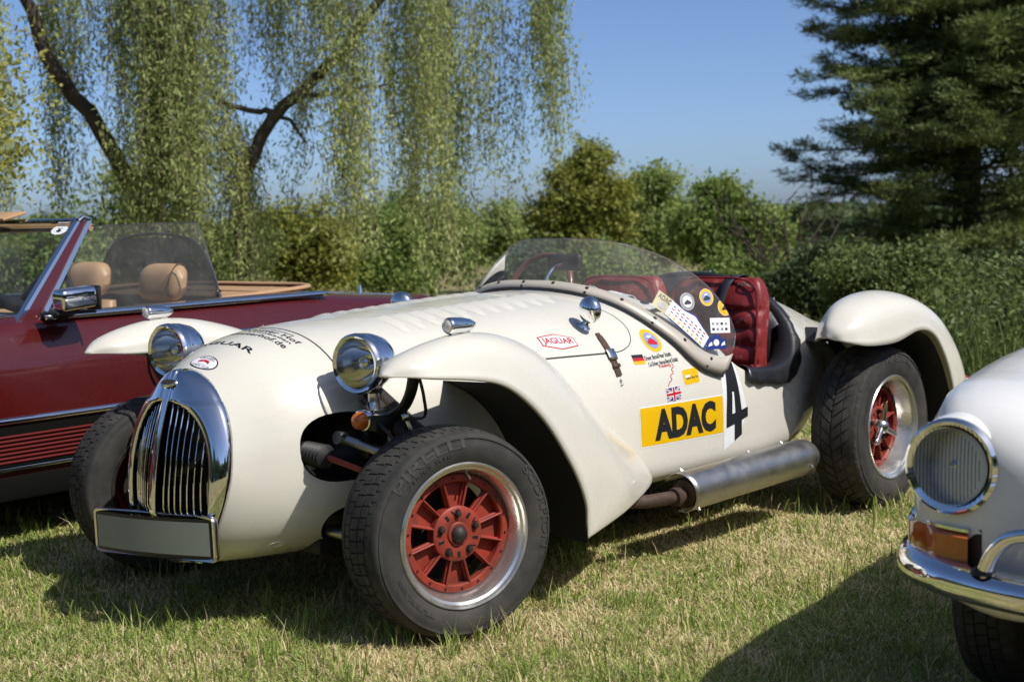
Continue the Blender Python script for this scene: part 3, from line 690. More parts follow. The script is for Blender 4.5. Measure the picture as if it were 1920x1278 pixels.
# dent-shaped cover on the lower nose flank
h, n_, i, d = BV.ray_cast(Vector((0.273, 1.2, 0.266)), Vector((0, -1, 0)))
MB().lathe([(0.030, -0.004), (0.026, 0.002), (0.020, 0.0025), (0.016, -0.001), (0.0001, -0.002)], at(h, n_) @ Matrix.Diagonal((1, 1, .55, 1)), n=28).build('jacking_cover', 'cream', road)

# --- front wings
def wing(net, name, lab=None):
    out = []
    for s in (1, -1):
        g = np.array(net, float); g[..., 1] *= s
        b = MB().grid(patch(g, 56, 26), flip=(s > 0)); 
        o = b.build(name, ['cream'], road, angle=80, solid=(0.011, -1)); out.append(o)
    return out
FW = [[(.272, .722, .806), (.274, .728, .808), (.275, .734, .809), (.274, .740, .808), (.272, .746, .806)],
      [(.180, .652, .800), (.200, .670, .835), (.210, .735, .853), (.200, .795, .838), (.178, .825, .797)],
      [(.060, .634, .796), (.080, .652, .850), (.085, .735, .889), (.078, .815, .862), (.045, .856, .783)],
      [(-.08, .624, .800), (-.06, .642, .860), (-.06, .735, .905), (-.065, .828, .872), (-.085, .868, .757)],
      [(-.20, .608, .800), (-.21, .630, .848), (-.22, .728, .888), (-.215, .828, .840), (-.19, .872, .700)],
      [(-.33, .560, .755), (-.38, .595, .800), (-.40, .705, .830), (-.365, .825, .765), (-.30, .874, .603)],
      [(-.46, .515, .64), (-.55, .565, .700), (-.575, .685, .722), (-.510, .820, .645), (-.415, .874, .455)],
      [(-.60, .500, .50), (-.75, .555, .555), (-.80, .665, .560), (-.68, .805, .490), (-.475, .870, .345)],
      [(-.75, .500, .40), (-.93, .550, .410), (-1.02, .650, .415), (-.80, .790, .350), (-.488, .864, .270)],
      [(-.80, .500, .31), (-1.0, .545, .315), (-1.13, .640, .312), (-.83, .775, .272), (-.492, .860, .230)],
      [(-.80, .500, .29), (-1.0, .540, .294), (-1.12, .630, .290), (-.825, .765, .255), (-.494, .850, .220)]]
for o in wing(FW, 'front_wing'): pass
RW = [[(-2.125, .770, .728), (-2.112, .780, .733), (-2.105, .790, .735), (-2.105, .800, .733), (-2.110, .812, .728)],
      [(-2.205, .700, .722), (-2.175, .722, .752), (-2.138, .775, .794), (-2.125, .840, .768), (-2.130, .868, .718)],
      [(-2.340, .600, .695), (-2.325, .640, .785), (-2.255, .755, .862), (-2.225, .885, .815), (-2.220, .922, .700)],
      [(-2.47, .550, .69), (-2.48, .600, .825), (-2.44, .755, .897), (-2.42, .895, .848), (-2.42, .934, .700)],
      [(-2.60, .530, .69), (-2.63, .590, .845), (-2.64, .760, .892), (-2.635, .905, .848), (-2.61, .940, .735)],
      [(-2.72, .520, .65), (-2.81, .590, .800), (-2.84, .760, .835), (-2.82, .905, .790), (-2.75, .940, .705)],
      [(-2.84, .520, .56), (-2.98, .590, .705), (-3.02, .760, .735), (-2.97, .903, .690), (-2.86, .938, .600)],
      [(-2.92, .530, .45), (-3.11, .600, .590), (-3.17, .760, .605), (-3.10, .895, .565), (-2.945, .930, .475)],
      [(-2.97, .550, .36), (-3.19, .620, .470), (-3.27, .760, .475), (-3.18, .885, .445), (-2.99, .920, .370)],
      [(-3.00, .560, .30), (-3.23, .630, .350), (-3.33, .760, .350), (-3.23, .875, .335), (-3.01, .910, .300)]]
for o in wing(RW, 'rear_wing'): pass
for s in (1, -1):
    MB().ball((-3.325, s * 0.80, 0.44), (0.03, 0.035, 0.035)).build('tail_lamp', 'redlens', road)

# black liners closing the wheel arches behind the wheels
for s in (1, -1):
    for nm, prf, ya, yb in (('front_arch_liner', [(-.10, .772), (-.20, .735), (-.31, .655), (-.405, .535), (-.462, .41), (-.485, .30), (-.488, .225)], .40, .858), ('rear_arch_liner', [(-2.45, .70), (-2.60, .745), (-2.74, .71), (-2.85, .61), (-2.93, .48), (-2.975, .37), (-2.99, .31)], .40, .915)):
        c_ = curve([(x, 0, z) for x, z in prf], 20); ci = curve([(-.30, 0, .735), (-.38, 0, .69), (-.46, 0, .61), (-.52, 0, .51), (-.55, 0, .40), (-.56, 0, .30), (-.56, 0, .225)], 20) if nm[0] == 'f' else c_
        MB().grid(np.array([[((q[0] * (1 - u) + p[0] * u), s * (ya * (1 - u) + yb * u), (q[2] * (1 - u) + p[2] * u) - .014) for u in np.linspace(0, 1, 6)] for p, q in zip(c_, ci)])).build(nm, 'under', road, angle=80)

# --- wheels
ST_A = 0.2766
for s in (1, -1):
    make_wheel(road, (0, s * 0.7134, 0.319), (-ST_A if s > 0 else math.pi - ST_A), 0.3155, 0.2237, 'cap', 'road',
               letters=[('PIRELLI', .050, .030, 62, 56), ('SCORPION', .050, .026, 166, 56), ('215/65 R16', .030, .014, 60, 40), ('TUBELESS', .030, .012, -42, 40)])
    make_wheel(road, (-2.5353, s * 0.7543, 0.333), (0 if s > 0 else math.pi), 0.340, 0.2175, 'spinner', 'vee',
               recess=0.082, letters=[('RADIAL', .062, .030, 98, 46), ('TUBELESS', .045, .016, 30, 40), ('RADIAL', .062, .030, 262, 46)])

# --- head lamps on posts, indicators, wing lamps
def headlamp(parent, c, d, r, name, refl='reflector'):
    mw = at(c, d); b = MB()
    b.lathe([(r * .80, .012), (r * .93, .016), (r, .008), (r * 1.01, -.004), (r * .985, -.016), (r * .97, -.02), (r * .985, -.026), (r * .96, -.05), (r * .86, -.085), (r * .62, -.118), (r * .32, -.136), (.0001, -.141)], mw, n=56)
    h_ = b.build(name, 'chrome', parent, angle=35)
    b = MB().lathe([(r * .82, .010), (r * .80, -.006), (r * .72, -.032), (r * .56, -.060), (r * .36, -.080), (r * .14, -.090), (.0001, -.091)], mw, n=40); b.build('reflector', refl, h_)
    b = MB().lathe([(r * .86, .013), (r * .72, .026), (r * .45, .037), (r * .2, .041), (.0001, .042)], mw, n=44); b.build('lens', 'lens', h_)
    b = MB().lathe([(.010, -.09), (.010, -.045), (.017, -.040), (.018, -.026), (.010, -.018), (.0001, -.016)], mw, n=16); b.build('bulb', 'chrome_dull', h_)
    return h_
for s in (1, -1):
    headlamp(road, (.1157, s * .4696, .8147), (1, 0.13, -0.02), .092, 'headlamp')
    b = MB().lathe([(.026, 0), (.022, .01), (.018, .03), (.018, .05)], Matrix.Translation((.065, s * .48, .672)) @ Matrix.Rotation(R(90), 4, 'X'), n=20)
    b.box((.06, s * .485, .660), (.07, .05, .03), None, .005)
    b.build('headlamp_mount', 'chrome_dull', road)
    # black arm carrying lamp and wing
    b = MB(); b.tube(curve([(.03, s * .44, .59), (.03, s * .50, .645), (.04, s * .58, .68), (.05, s * .625, .73), (.06, s * .655, .80)], 18), .021, 10, flat=.7)
    b.box((.075, s * .50, .640), (.10, .10, .050), None, .008); b.box((.03, s * .43, .58), (.09, .06, .12), None, .01)
    b.tube(curve([(.04, s * .60, .65), (.03, s * .66, .66), (.05, s * .68, .72), (.06, s * .67, .79)], 14), .005, 6)
    b.build('lamp_arm', 'black', road)
    mw = at((.130, s * .500, .648), (1, s * 0.12, 0)); b = MB()
    b.lathe([(.031, -.012), (.033, -.004), (.032, .004), (.028, .006)], mw, n=28); ind = b.build('indicator', 'chrome', road)
    MB().lathe([(.028, .003), (.027, .014), (.023, .028), (.014, .037), (.0001, .040)], mw, n=28).build('indicator_lens', 'amber', ind)
    # torpedo lamp on the wing
    mw = at((.005, s * .745, .930), (1, 0, 0.03)); b = MB()
    b.lathe([(.019, .004), (.0215, .006), (.0245, .002), (.025, -.004), (.025, -.012), (.024, -.05), (.019, -.085), (.010, -.108), (.0001, -.116)], mw, n=28)
    b.box((-.04, s * .745, .908), (.08, .016, .014), None, .004)
    tl = b.build('wing_lamp', 'chrome', road); MB().lathe([(.0001, .013), (.010, .0115), (.016, .008), (.0195, .003)], mw, n=24).build('wing_lamp_lens', 'milklens', tl)

# --- front suspension seen through the holes
for s in (1, -1):
    b = MB(); pr = []
    for k in range(11): pr += [(.037 if k % 2 == 0 else .029, .008 * k)]
    b.lathe([(.0001, -.02), (.034, -.02)] + pr + [(.018, .092), (.0001, .094)], at((.205, s * .335, .545), (0, s, -0.05)), n=24)
    b.build('steering_bellows', 'plastic', road)
    MB().tube([(.205, s * .42, .54), (.14, s * .64, .475)], .0095, 10).build('track_rod', 'redwheel', road)
    b = MB().tube([(.125, s * .40, .585), (.07, s * .64, .525)], .015, 12); b.lathe([(.020, -.016), (.020, .016), (.0001, .016)], at((.135, s * .405, .588), (1, 0, .2)), n=14)
    b.build('upper_wishbone', 'alu', road)
    b = MB().tube([(.10, s * .30, .285), (.03, s * .64, .250)], .021, 14); b.build('lower_wishbone', 'alu', road)
    b = MB().tube([(.02, s * .60, .20), (.02, s * .60, .50)], [.04, .03], 10); b.box((0, s * .60, .33), (.12, .06, .16), None, .02)
    b.tube([(.03, s * .46, .68), (.03, s * .60, .58)], .022, 10); b.tube([(.0, s * .40, .72), (.0, s * .60, .60)], .03, 10)
    b.build('stub_axle', 'iron', road)
    b = MB().lathe([(.0001, -.012), (.020, -.012), (.020, .004), (.014, .006), (.014, .014), (.0001, .015)], at((.215, s * .405, .542), (-.25, s, -.2)), n=6); b.build('track_rod_nut', 'chrome_dull', road, smooth=False)
    b = MB().tube(curve([(.09, s * .45, .70), (.11, s * .52, .66), (.09, s * .58, .60), (.05, s * .62, .52)], 16), .006, 7); b.build('brake_hose', 'plastic', road)
    b = MB(); n_c = 60; tt = np.linspace(0, 1, n_c); b.tube(np.stack([.02 + .030 * np.cos(tt * 34), s * (.46 + .10 * tt) + .0 * tt, .66 - .30 * tt + .030 * np.sin(tt * 34)], 1), .006, 6); b.build('coil_spring', 'black', road)
    b = MB().ball((.035, s * .585, .655), .016, nu=12, nv=8).tube([(.035, s * .585, .655), (.02, s * .60, .60)], .008, 8); b.build('ball_joint', 'chrome_dull', road)

# --- side exhaust under a bright shield
for s in (1, -1):
    b = MB(); G = []
    for X in np.linspace(-1.215, -2.15, 30):
        e = max(0.0, (-X - 2.06) / 0.09); rr = .073 * math.sqrt(max(0.03, 1 - e * e)) if e > 0 else .073
        G.append([(X - .03 * (1 if X > -1.3 else 0) * (1 - math.sin(a)) * .4, s * (.695 + rr * math.cos(a)), .2400 + .018 * (-X - 1.2) + rr * math.sin(a)) for a in np.linspace(R(-105), R(150), 22)])
    sh = b.grid(np.array(G)).build('exhaust_shield', 'alu', road, angle=50, solid=(.003, -1))
    b = MB()
    for X, a in ((-1.27, -50), (-2.03, -20), (-1.30, 125), (-1.75, 125), (-1.99, 125)):
        c = Vector((X, s * (.695 + .075 * math.cos(R(a))), .240 + .018 * (-X - 1.2) + .075 * math.sin(R(a))))
        b.lathe([(.008, 0), (.008, .003), (.005, .003), (.005, .010), (.0001, .010)], at(c, (0, s * math.cos(R(a)), math.sin(R(a)))), n=8)
    tag(b.build('shield_bolts', 'chrome_dull', sh, smooth=False), kind='stuff')
    b = MB().tube([(-.85, s * .60, .255), (-1.05, s * .68, .235), (-1.20, s * .705, .232), (-1.5, s * .705, .240)], .024, 14); b.tube([(-1.17, s * .704, .232), (-1.20, s * .705, .233)], .034, 14)
    b.tube([(-1.235, s * .705, .235), (-2.10, s * .700, .250)], .052, 18); b.build('exhaust_pipe', 'rust', road)
    MB().box((-1.62, s * .68, .178), (.05, .05, .012), None, .003).build('exhaust_bracket', 'alu', road)

# --- round chrome mirrors on the scuttle
for s in (1, -1):
    X, Z = -1.015, 0.845; h, n_, i, d = BV.ray_cast(Vector((X, s * 1.2, Z)), Vector((0, -s, 0)))
    c = h + Vector((0.012, s * 0.040, 0.062)); b = MB()
    b.lathe([(.026, -.002), (.026, .004), (.018, .010), (.012, .018), (.010, .03)], at(h, n_), n=24)
    b.tube([tuple(h), tuple(h + n_ * .03), tuple(c)], .009, 10)
    b.ball(c, (.034, .049, .049), mw=rotm('Z', -12 * s).to_4x4(), nu=32, nv=20)
    mr = b.build('round_mirror', 'chrome', road)
    b = MB().lathe([(.048, 0), (.044, -.004), (.0001, -.006)], at(c + Vector((-.004, 0, 0)), (1, 0, 0)), n=32); b.build('mirror_glass', 'chrome', mr)

# --- wrap-around screen
SB = [(-1.215, 0, .958), (-1.222, .12, .955), (-1.24, .22, .948), (-1.272, .31, .925), (-1.310, .41, .890), (-1.345, .475, .848), (-1.385, .52, .800), (-1.425, .545, .752), (-1.475, .57, .695), (-1.524, .582, .660), (-1.58, .590, .639), (-1.650, .60, .621)]
STp = [(-1.395, 0, 1.150), (-1.405, .14, 1.148), (-1.45, .27, 1.130), (-1.535, .385, 1.085), (-1.62, .470, 1.020), (-1.690, .545, .925), (-1.722, .595, .825), (-1.728, .610, .765), (-1.712, .612, .715)]
def full(l): return [(x, -y, z) for x, y, z in reversed(l[1:])] + l
SBc, STc = curve(full(SB), 81), curve(full(STp), 81)
# drop the base line on to the body
for q in SBc:
    h, n_, i, d = BV.find_nearest(Vector(q)); q[:] = h + n_ * 0.012
rows = []
for v in np.linspace(0, 1, 16):
    q = SBc * (1 - v) + STc * v; bow = 0.018 * math.sin(math.pi * v); q = q + np.array([0.4, 0, 1.0]) * bow * (1 - abs(np.linspace(-1, 1, 81))[:, None] ** 2) ; rows.append(q)
screen = MB().grid(np.array(rows)).build('windscreen', 'plexi', road, angle=180)
MB().tube(STc, .0022, 6).build('screen_edge', 'chrome_dull', screen)
SV = bvh_of(screen)
b = MB(); G = []
for i in range(81):
    f = abs(i - 40) / 40; hgt = 0.030 + 0.014 * f + 0.050 * f ** 5; base = SBc[i]; up = STc[i] - SBc[i]; up = up / np.linalg.norm(up)
    nn = np.array(BV.find_nearest(Vector(base))[1]); o_ = np.cross(up, np.gradient(SBc, axis=0)[i]); o_ /= np.linalg.norm(o_); o_ *= np.sign(o_ @ np.array([1.0, 1.2 * np.sign(i - 40.0), .3])) or 1
    G.append([base - nn * .010 + o_ * .010, base + up * hgt * .3 + o_ * .0075, base + up * hgt + o_ * .004])
fr = b.grid(np.array(G)).build('screen_frame', 'framebeige', road, angle=60, solid=(.003, 1))
b = MB(); b.tube([g[0] + np.array([0.003, 0, -.002]) for g in G], .0055, 8); b.build('screen_seal', 'plastic', fr)
b = MB()
for i in list(range(3, 80, 6)):
    for v, sz in ((.72, .0075),) + (((.2, .006),) if i % 12 == 3 else ()):
        c = G[i][0] * (1 - v) + G[i][2] * v; o_ = Vector(np.cross(G[i][2] - G[i][0], np.gradient(SBc, axis=0)[i])).normalized()
        if o_.dot(Vector((1, 1.2 * (1 if i > 40 else -1), .3))) < 0: o_ = -o_
        b.lathe([(sz, -.002), (sz, .003), (sz * .6, .006), (.0001, .0065)], at(Vector(c) + o_ * .003, o_), n=10)
tag(b.build('frame_screws', 'iron', fr), kind='stuff')

# stickers on the screen's left flank (dropped on to the plexiglass)
SD = Vector((-0.62, -0.78, 0.0)).normalized()
def scr(c, w_, h_, ang=0.0):
    """quad facing the viewer side of the screen flank, centred at c (x,y,z)"""
    u = Vector((-0.78, 0.62, 0)); v = Vector((0, 0, 1)); a = R(ang); uu = u * math.cos(a) + v * math.sin(a); vv = v * math.cos(a) - u * math.sin(a); c = Vector(c)
    return [tuple(c + uu * x * w_ + vv * y * h_) for x, y in ((-.5, -.5), (.5, -.5), (.5, .5), (-.5, .5))]
SCR = {'tag': ((-1.430, .490, .906), .070, .066, -38), 'map': ((-1.500, .552, .822), .20, .062, -42)}
b = MB(); q = scr(*SCR['tag']); lay(b, rect2d(), q, SV, SD, .002, 0, 4, 4); lay(b, sub(text2d('ADAC', .02), .10, .60, .90, .90), q, SV, SD, .003, 1, 4, 2); lay(b, sub(disc2d(), .25, .12, .75, .5), q, SV, SD, .003, 2, 3, 3)
b.build('gold_club_sticker', ['s_gold', 's_black', 's_grey'], screen, smooth=False)
b = MB(); q = scr(*SCR['map']); lay(b, sub(poly2d([(0, 0), (1, 0), (1, .8), (.75, 1), (.55, 1.25), (.3, 1.0), (0, 1)]), -.03, -.05, 1.03, 1.05), q, SV, SD, .002, 3, 8, 4); lay(b, poly2d([(0, 0), (1, 0), (1, .8), (.75, 1), (.55, 1.2), (.3, 1.0), (0, 1)]), q, SV, SD, .003, 0, 8, 4)
for k in range(8):
    lay(b, sub(disc2d(8), .06 + .115 * k, .06, .115 + .115 * k, .22), q, SV, SD, .004, 1, 1, 1)
    for j in range(3): lay(b, sub(rect2d(), .07 + .11 * k, .34 + .2 * j, .13 + .11 * k, .40 + .2 * j), q, SV, SD, .004, 2 if (k + j) % 2 else 3, 1, 1)
b.build('route_sheet_sticker', ['s_white', 's_yellow', 's_red', 's_blue'], screen, smooth=False)
for c, ring, core, mk_ in (((-1.538, .522, .905), 's_grey', 's_white', 's_black'), ((-1.639, .539, .916), 's_yellow', 's_lblue', 's_black'), ((-1.710, .574, .875), 's_yellow', 's_yellow', 's_black')):
    badge('round_screen_sticker', scr(c, .064, .064), SV, SD, ring, core, mk_, screen, off=.002)
b = MB(); q = scr((-1.658, .588, .809), .092, .056, -3); lay(b, rect2d(), q, SV, SD, .002, 0, 4, 3)
for k in range(8): lay(b, sub(rect2d(), .08 + .22 * (k % 4), .18 + .36 * (k // 4), .2 + .22 * (k % 4), .34 + .36 * (k // 4)), q, SV, SD, .003, 1 if k % 3 else 2, 1, 1)
b.build('white_paper_sticker', ['s_white', 's_grey', 's_black'], screen, smooth=False)
b = MB(); q = scr((-1.617, .597, .750), .096, .056, -2)
lay(b, poly2d([(0, 0), (1, 0), (1, .62), (.82, .68), (.66, .92), (.5, 1), (.34, .92), (.18, .68), (0, .62)]), q, SV, SD, .002, 0, 5, 5); lay(b, sub(disc2d(), .36, .22, .64, .66), q, SV, SD, .003, 1, 2, 2)
for x0 in (.08, .72): lay(b, sub(poly2d([(0, 0), (1, .2), (.9, 1), (.3, .6)]), x0, .2, x0 + .22, .52), q, SV, SD, .003, 1, 2, 2)
b.build('blue_plaque_sticker', ['s_blue', 's_white'], screen, smooth=False)

# --- cockpit: seats, belts, leather edge, steering wheel, mirror
def seat_back(y0, y1, name):
    """padded, pleated back rest: closed rings stacked upwards"""
    G = []; yc_ = (y0 + y1) / 2
    for k, z in enumerate(np.r_[np.linspace(.40, .90, 52), .92, .94, .953, .962, .966]):
        t = (z - .40) / .566; xc_ = -2.10 - .085 * t; hw = (y1 - y0) / 2 * (1 - .07 * max(0, t - .6) / .4); dp = .062; sh = 1.0
        if z > .86: sh = max(.12, math.sqrt(max(0, 1 - ((z - .86) / .107) ** 2)))
        gr = abs(math.sin((z - .40) / .072 * math.pi)) ** .28 if z < .835 else 1.0
        if .835 <= z < .845: gr = .55
        row = []
        for a in np.linspace(0, 2 * math.pi, 44, endpoint=False):
            c, s_ = math.cos(a), math.sin(a); fx = math.copysign(abs(c) ** .55, c); fy = math.copysign(abs(s_) ** .38, s_)
            d = dp * (.62 + .38 * gr) * (1 + .25 * (1 - abs(fy) ** 2)) if c > 0 else dp * .8
            row.append((xc_ + fx * d * (.35 + .65 * sh) + .006 * math.sin(9 * fy + z * 25), yc_ + fy * hw * (.80 + .20 * sh), z))
        G.append(row)
    b = MB().grid(np.array(G), False, True); b.add(G[-1], [tuple(range(44))]); return b.build(name, 'redleather', road, angle=75)
for y0, y1 in ((.030, .485), (-.485, -.030)):
    sb = seat_back(y0, y1, 'seat_backrest')
    b = MB(); b.tube(curve([(-2.115, y0 + .012, .45), (-2.16, y0 + .014, .80), (-2.175, y0 + .03, .93), (-2.18, (y0 + y1) / 2, .967), (-2.175, y1 - .03, .93), (-2.16, y1 - .014, .80), (-2.115, y1 - .012, .45)], 40) + np.array([.055, 0, 0]), .0055, 6); b.build('seat_piping', 'redleather', sb)
    b = MB(); b.box((-1.86, (y0 + y1) / 2, .44), (.44, y1 - y0 - .02, .13), None, .045, seg=4); b.build('seat_cushion', 'redleather', road)
b = MB(); P = curve([(-2.25, .350, .925), (-2.19, .345, .975), (-2.11, .330, .955), (-2.065, .315, .87), (-2.025, .295, .74), (-1.985, .275, .60), (-1.96, .26, .50)], 30)
rows = [[(x, y - .024, z), (x, y + .024, z)] for x, y, z in P]; b.grid(np.array(rows)).build('seat_belt', 'belt', road, solid=(.003, 0))
b = MB().tube(curve([(-2.13, .36, .935), (-2.11, .40, .945), (-2.12, .44, .93), (-2.15, .45, .915)], 10), .004, 6); b.build('belt_guide', 'chrome_dull', road)
# rolled black leather round the cut-away and behind the seats
ed = [p for p in nc if -2.335 < p[0] < -1.80 and p[1] < 0.99]
for s in (1, -1):
    E = []
    for X, Z in ed:
        h, n_, i, d = BV.ray_cast(Vector((X, s * 1.2, Z - .012)), Vector((0, -s, 0))); E.append((X, (h.y if h else s * .5), Z))
    E = curve(E, 50); G = []
    T = np.gradient(E, axis=0)
    for i, (p, t) in enumerate(zip(E, T)):
        f = i / 49; dr = .034 + .030 * math.exp(-((f - .32) / .16) ** 2) + .006 * math.sin(f * 19) ; wv = .006 * math.sin(f * 31 + 1) + .004 * math.sin(f * 57)
        t = t / np.linalg.norm(t); inn = np.array([0, -s, 0.]); up = np.cross(t, inn); up *= np.sign(up[2] + 1e-9) if abs(up[2]) > .25 else np.sign(up[0])
        G.append([p + inn * .13 - up * .14, p + inn * .115 - up * .03 + up * wv, p + inn * .06 + up * .012, p + inn * .012 + up * .018, p - inn * .014 + up * .006, p - inn * (.018 + abs(wv)) - up * dr * .55, p - inn * (.012 + abs(wv) * 1.5) - up * dr])
    G = patch(np.array(G), 60, 22)
    MB().grid(G).build('leather_edge', 'blackleather', road, angle=70, solid=(.004, 0))
E = []
for y in np.linspace(-.47, .47, 25):
    h, n_, i, d = BV.ray_cast(Vector((-2.345, y, 1.4)), Vector((0, 0, -1))); E.append((-2.335, y, h.z + .012))
b = MB().tube(E, .020, 10); b.grid(np.array([[(x + .02, y, z - .0), (x + .11, y * .99, z - .03), (x + .13, y * .98, z - .25), (x + .10, y * .97, .40)] for x, y, z in E]))
b.build('leather_rear_edge', 'blackleather', road, angle=70)
b = MB()
for y in (-.42, -.25, -.08, .08, .25, .40):
    h, n_, i, d = BV.ray_cast(Vector((-2.35, y, 1.4)), Vector((0, 0, -1))); b.lathe([(.006, .02), (.006, .034), (.004, .04), (.0001, .041)], Matrix.Translation(h), n=8, axis='Z')
tag(b.build('tonneau_studs', 'chrome_dull', road), kind='stuff')
sw = Matrix.Translation((-1.60, -.27, .925)) @ Matrix.Rotation(R(-24), 4, 'Y')
b = MB(); t = np.linspace(0, 2 * math.pi, 41); b.tube([tuple(sw @ Vector((0, .165 * math.cos(a), .165 * math.sin(a)))) for a in t], .0125, 10, caps=False)
whl = b.build('steering_wheel', 'wood', road)
b = MB()
for a in (0, 180, 270): b.box(sw @ Vector((.004, .085 * math.cos(R(a)), .085 * math.sin(R(a)))), (.004, .15, .024), (sw.to_3x3() @ Matrix.Rotation(R(a), 3, 'X')), .001)
b.lathe([(.0001, -.03), (.03, -.03), (.034, .0), (.03, .03), (.0001, .035)], sw @ Matrix.Rotation(R(90), 4, 'Z'), n=20); b.tube([tuple(sw @ Vector((.02, 0, 0))), tuple(sw @ Vector((.14, 0, -.02)))], .02, 10); b.build('steering_spokes', 'chrome_dull', whl)
b = MB().box((-1.47, -.02, 1.055), (.03, .19, .065), rotm('Z', -8), .012, seg=3); im = b.build('interior_mirror', 'plastic', road)
b = MB().tube(curve([(-1.36, -.04, .955), (-1.385, -.04, 1.0), (-1.42, -.035, 1.035), (-1.46, -.02, 1.05)], 12), .006, 8); b.lathe([(.018, 0), (.014, .012), (.006, .02)], Matrix.Translation((-1.36, -.04, .945)), n=14, axis='Z'); b.build('mirror_stalk', 'chrome', im)
MB().box((-1.50, 0, .83), (.05, .74, .16), rotm('Y', 12), .015).build('dashboard', 'blackleather', road)
# white rag lying on the dashboard top
b = MB(); G = []
for u in np.linspace(0, 1, 16):
    G.append([(-1.47 - .10 * v + .02 * math.sin(u * 9 + v * 4), .10 + .34 * u, .955 - .075 * u + .018 * math.sin(u * 13 + v * 7) - .03 * v) for v in np.linspace(0, 1, 8)])
tag(b.grid(np.array(G)).build('rag', 'cloth', road, solid=(.002, 0)))
MB().box((-1.0, 0, .24), (2.3, .62, .06), None, .02).build('chassis', 'black', road)
def detach(o):
    """a thing that only rests in a car: keep its place, but top level"""
    p = o.parent; o.parent = None; o.location = p.location; o.rotation_euler = p.rotation_euler; return o
# ------------------------------------------------------------------ maroon convertible (x forward from the pillar foot)
conv = empty('convertible_car', (-2.5117, 6.5816, 0), math.pi + R(52))
tag(conv, 'maroon open-top convertible with tan headrests and chrome trim behind the roadster', 'convertible')
half = [(0, .20), (.45, .20), (.72, .20), (.80, .215), (.855, .255), (.872, .31), (.884, .40), (.890, .50), (.889, .60), (.884, .69), (.876, .728), (.862, .765), (.835, .825), (.806, .866), (.775, .882), (.55, .892), (.28, .897), (0, .898)]
half = np.array(half); hd = np.r_[0, np.cumsum(np.linalg.norm(np.diff(half, axis=0), axis=1))]; half = hermite(hd, half, np.linspace(0, hd[-1], 46))
#       X    width  top   bottom-lift
CT = [(2.02, .62, .66, .22), (1.95, .80, .72, .14), (1.75, .91, .76, .06), (1.3, .965, .81, .0), (.7, .99, .858, 0), (.2, 1.0, .888, 0), (0, 1, .893, 0), (-.5, 1, .895, 0), (-1.0, 1, .900, 0), (-1.5, .995, .900, 0), (-1.9, .98, .868, 0), (-2.3, .95, .838, .05), (-2.50, .90, .815, .13), (-2.58, .74, .74, .22)]
cx_ = [c[0] for c in CT]; cv_ = np.array([c[1:] for c in CT])
rings = []
for X in np.r_[np.linspace(2.02, 1.7, 8), np.linspace(1.62, -2.2, 50), np.linspace(-2.26, -2.58, 8)]:
    w_, zt_, lf = hermite(cx_, cv_, [X])[0]; z = half[:, 1].copy(); k = np.clip((z - .45) / (.898 - .45), 0, 1); z = z + (zt_ - .898) * k ** 1.0; z = z + lf * np.clip((.6 - z) / .4, 0, 1)
    y = half[:, 0] * w_; rings.append(np.r_[np.stack([np.full_like(y, X), y, z], 1), np.stack([np.full_like(y, X), -y, z], 1)[1:-1][::-1]])
b = MB().grid(np.array(rings), False, True); n_ = len(rings[0]); b.add(list(rings[0]), [tuple(range(n_))]); b.add(list(rings[-1]), [tuple(range(n_))])
cbody = b.build('body', 'maroon', conv, merge=1e-5)
tub = [(.02, .36), (-1.50, .36), (-1.52, 1.3), (-.02, 1.3), (.0, .85)]
cuts = [(*prism(tub, -.70, .70), 'blackleather')]
def cyl(x, y0, y1, z, r, n=40): return prism([(x + r * math.cos(a), z + r * math.sin(a)) for a in np.linspace(0, 2 * math.pi, n, endpoint=False)], y0, y1)
for x in (.98, -1.52):
    for s in (1, -1): cuts.append((*cyl(x, min(s * .60, s * 1.1), max(s * .60, s * 1.1), .30, .365), 'black'))
boolean(cbody, cuts)
CV = bvh_of(cbody)
def cside(X, Z, s=1): return CV.ray_cast(Vector((X, s * 1.5, Z)), Vector((0, -s, 0)))
for x in (.98, -1.52):
    for s in (1, -1): make_wheel(conv, (x, s * .735, .308), 0 if s > 0 else math.pi, .312, .20, 'plain', 'road', rim_r=.195)
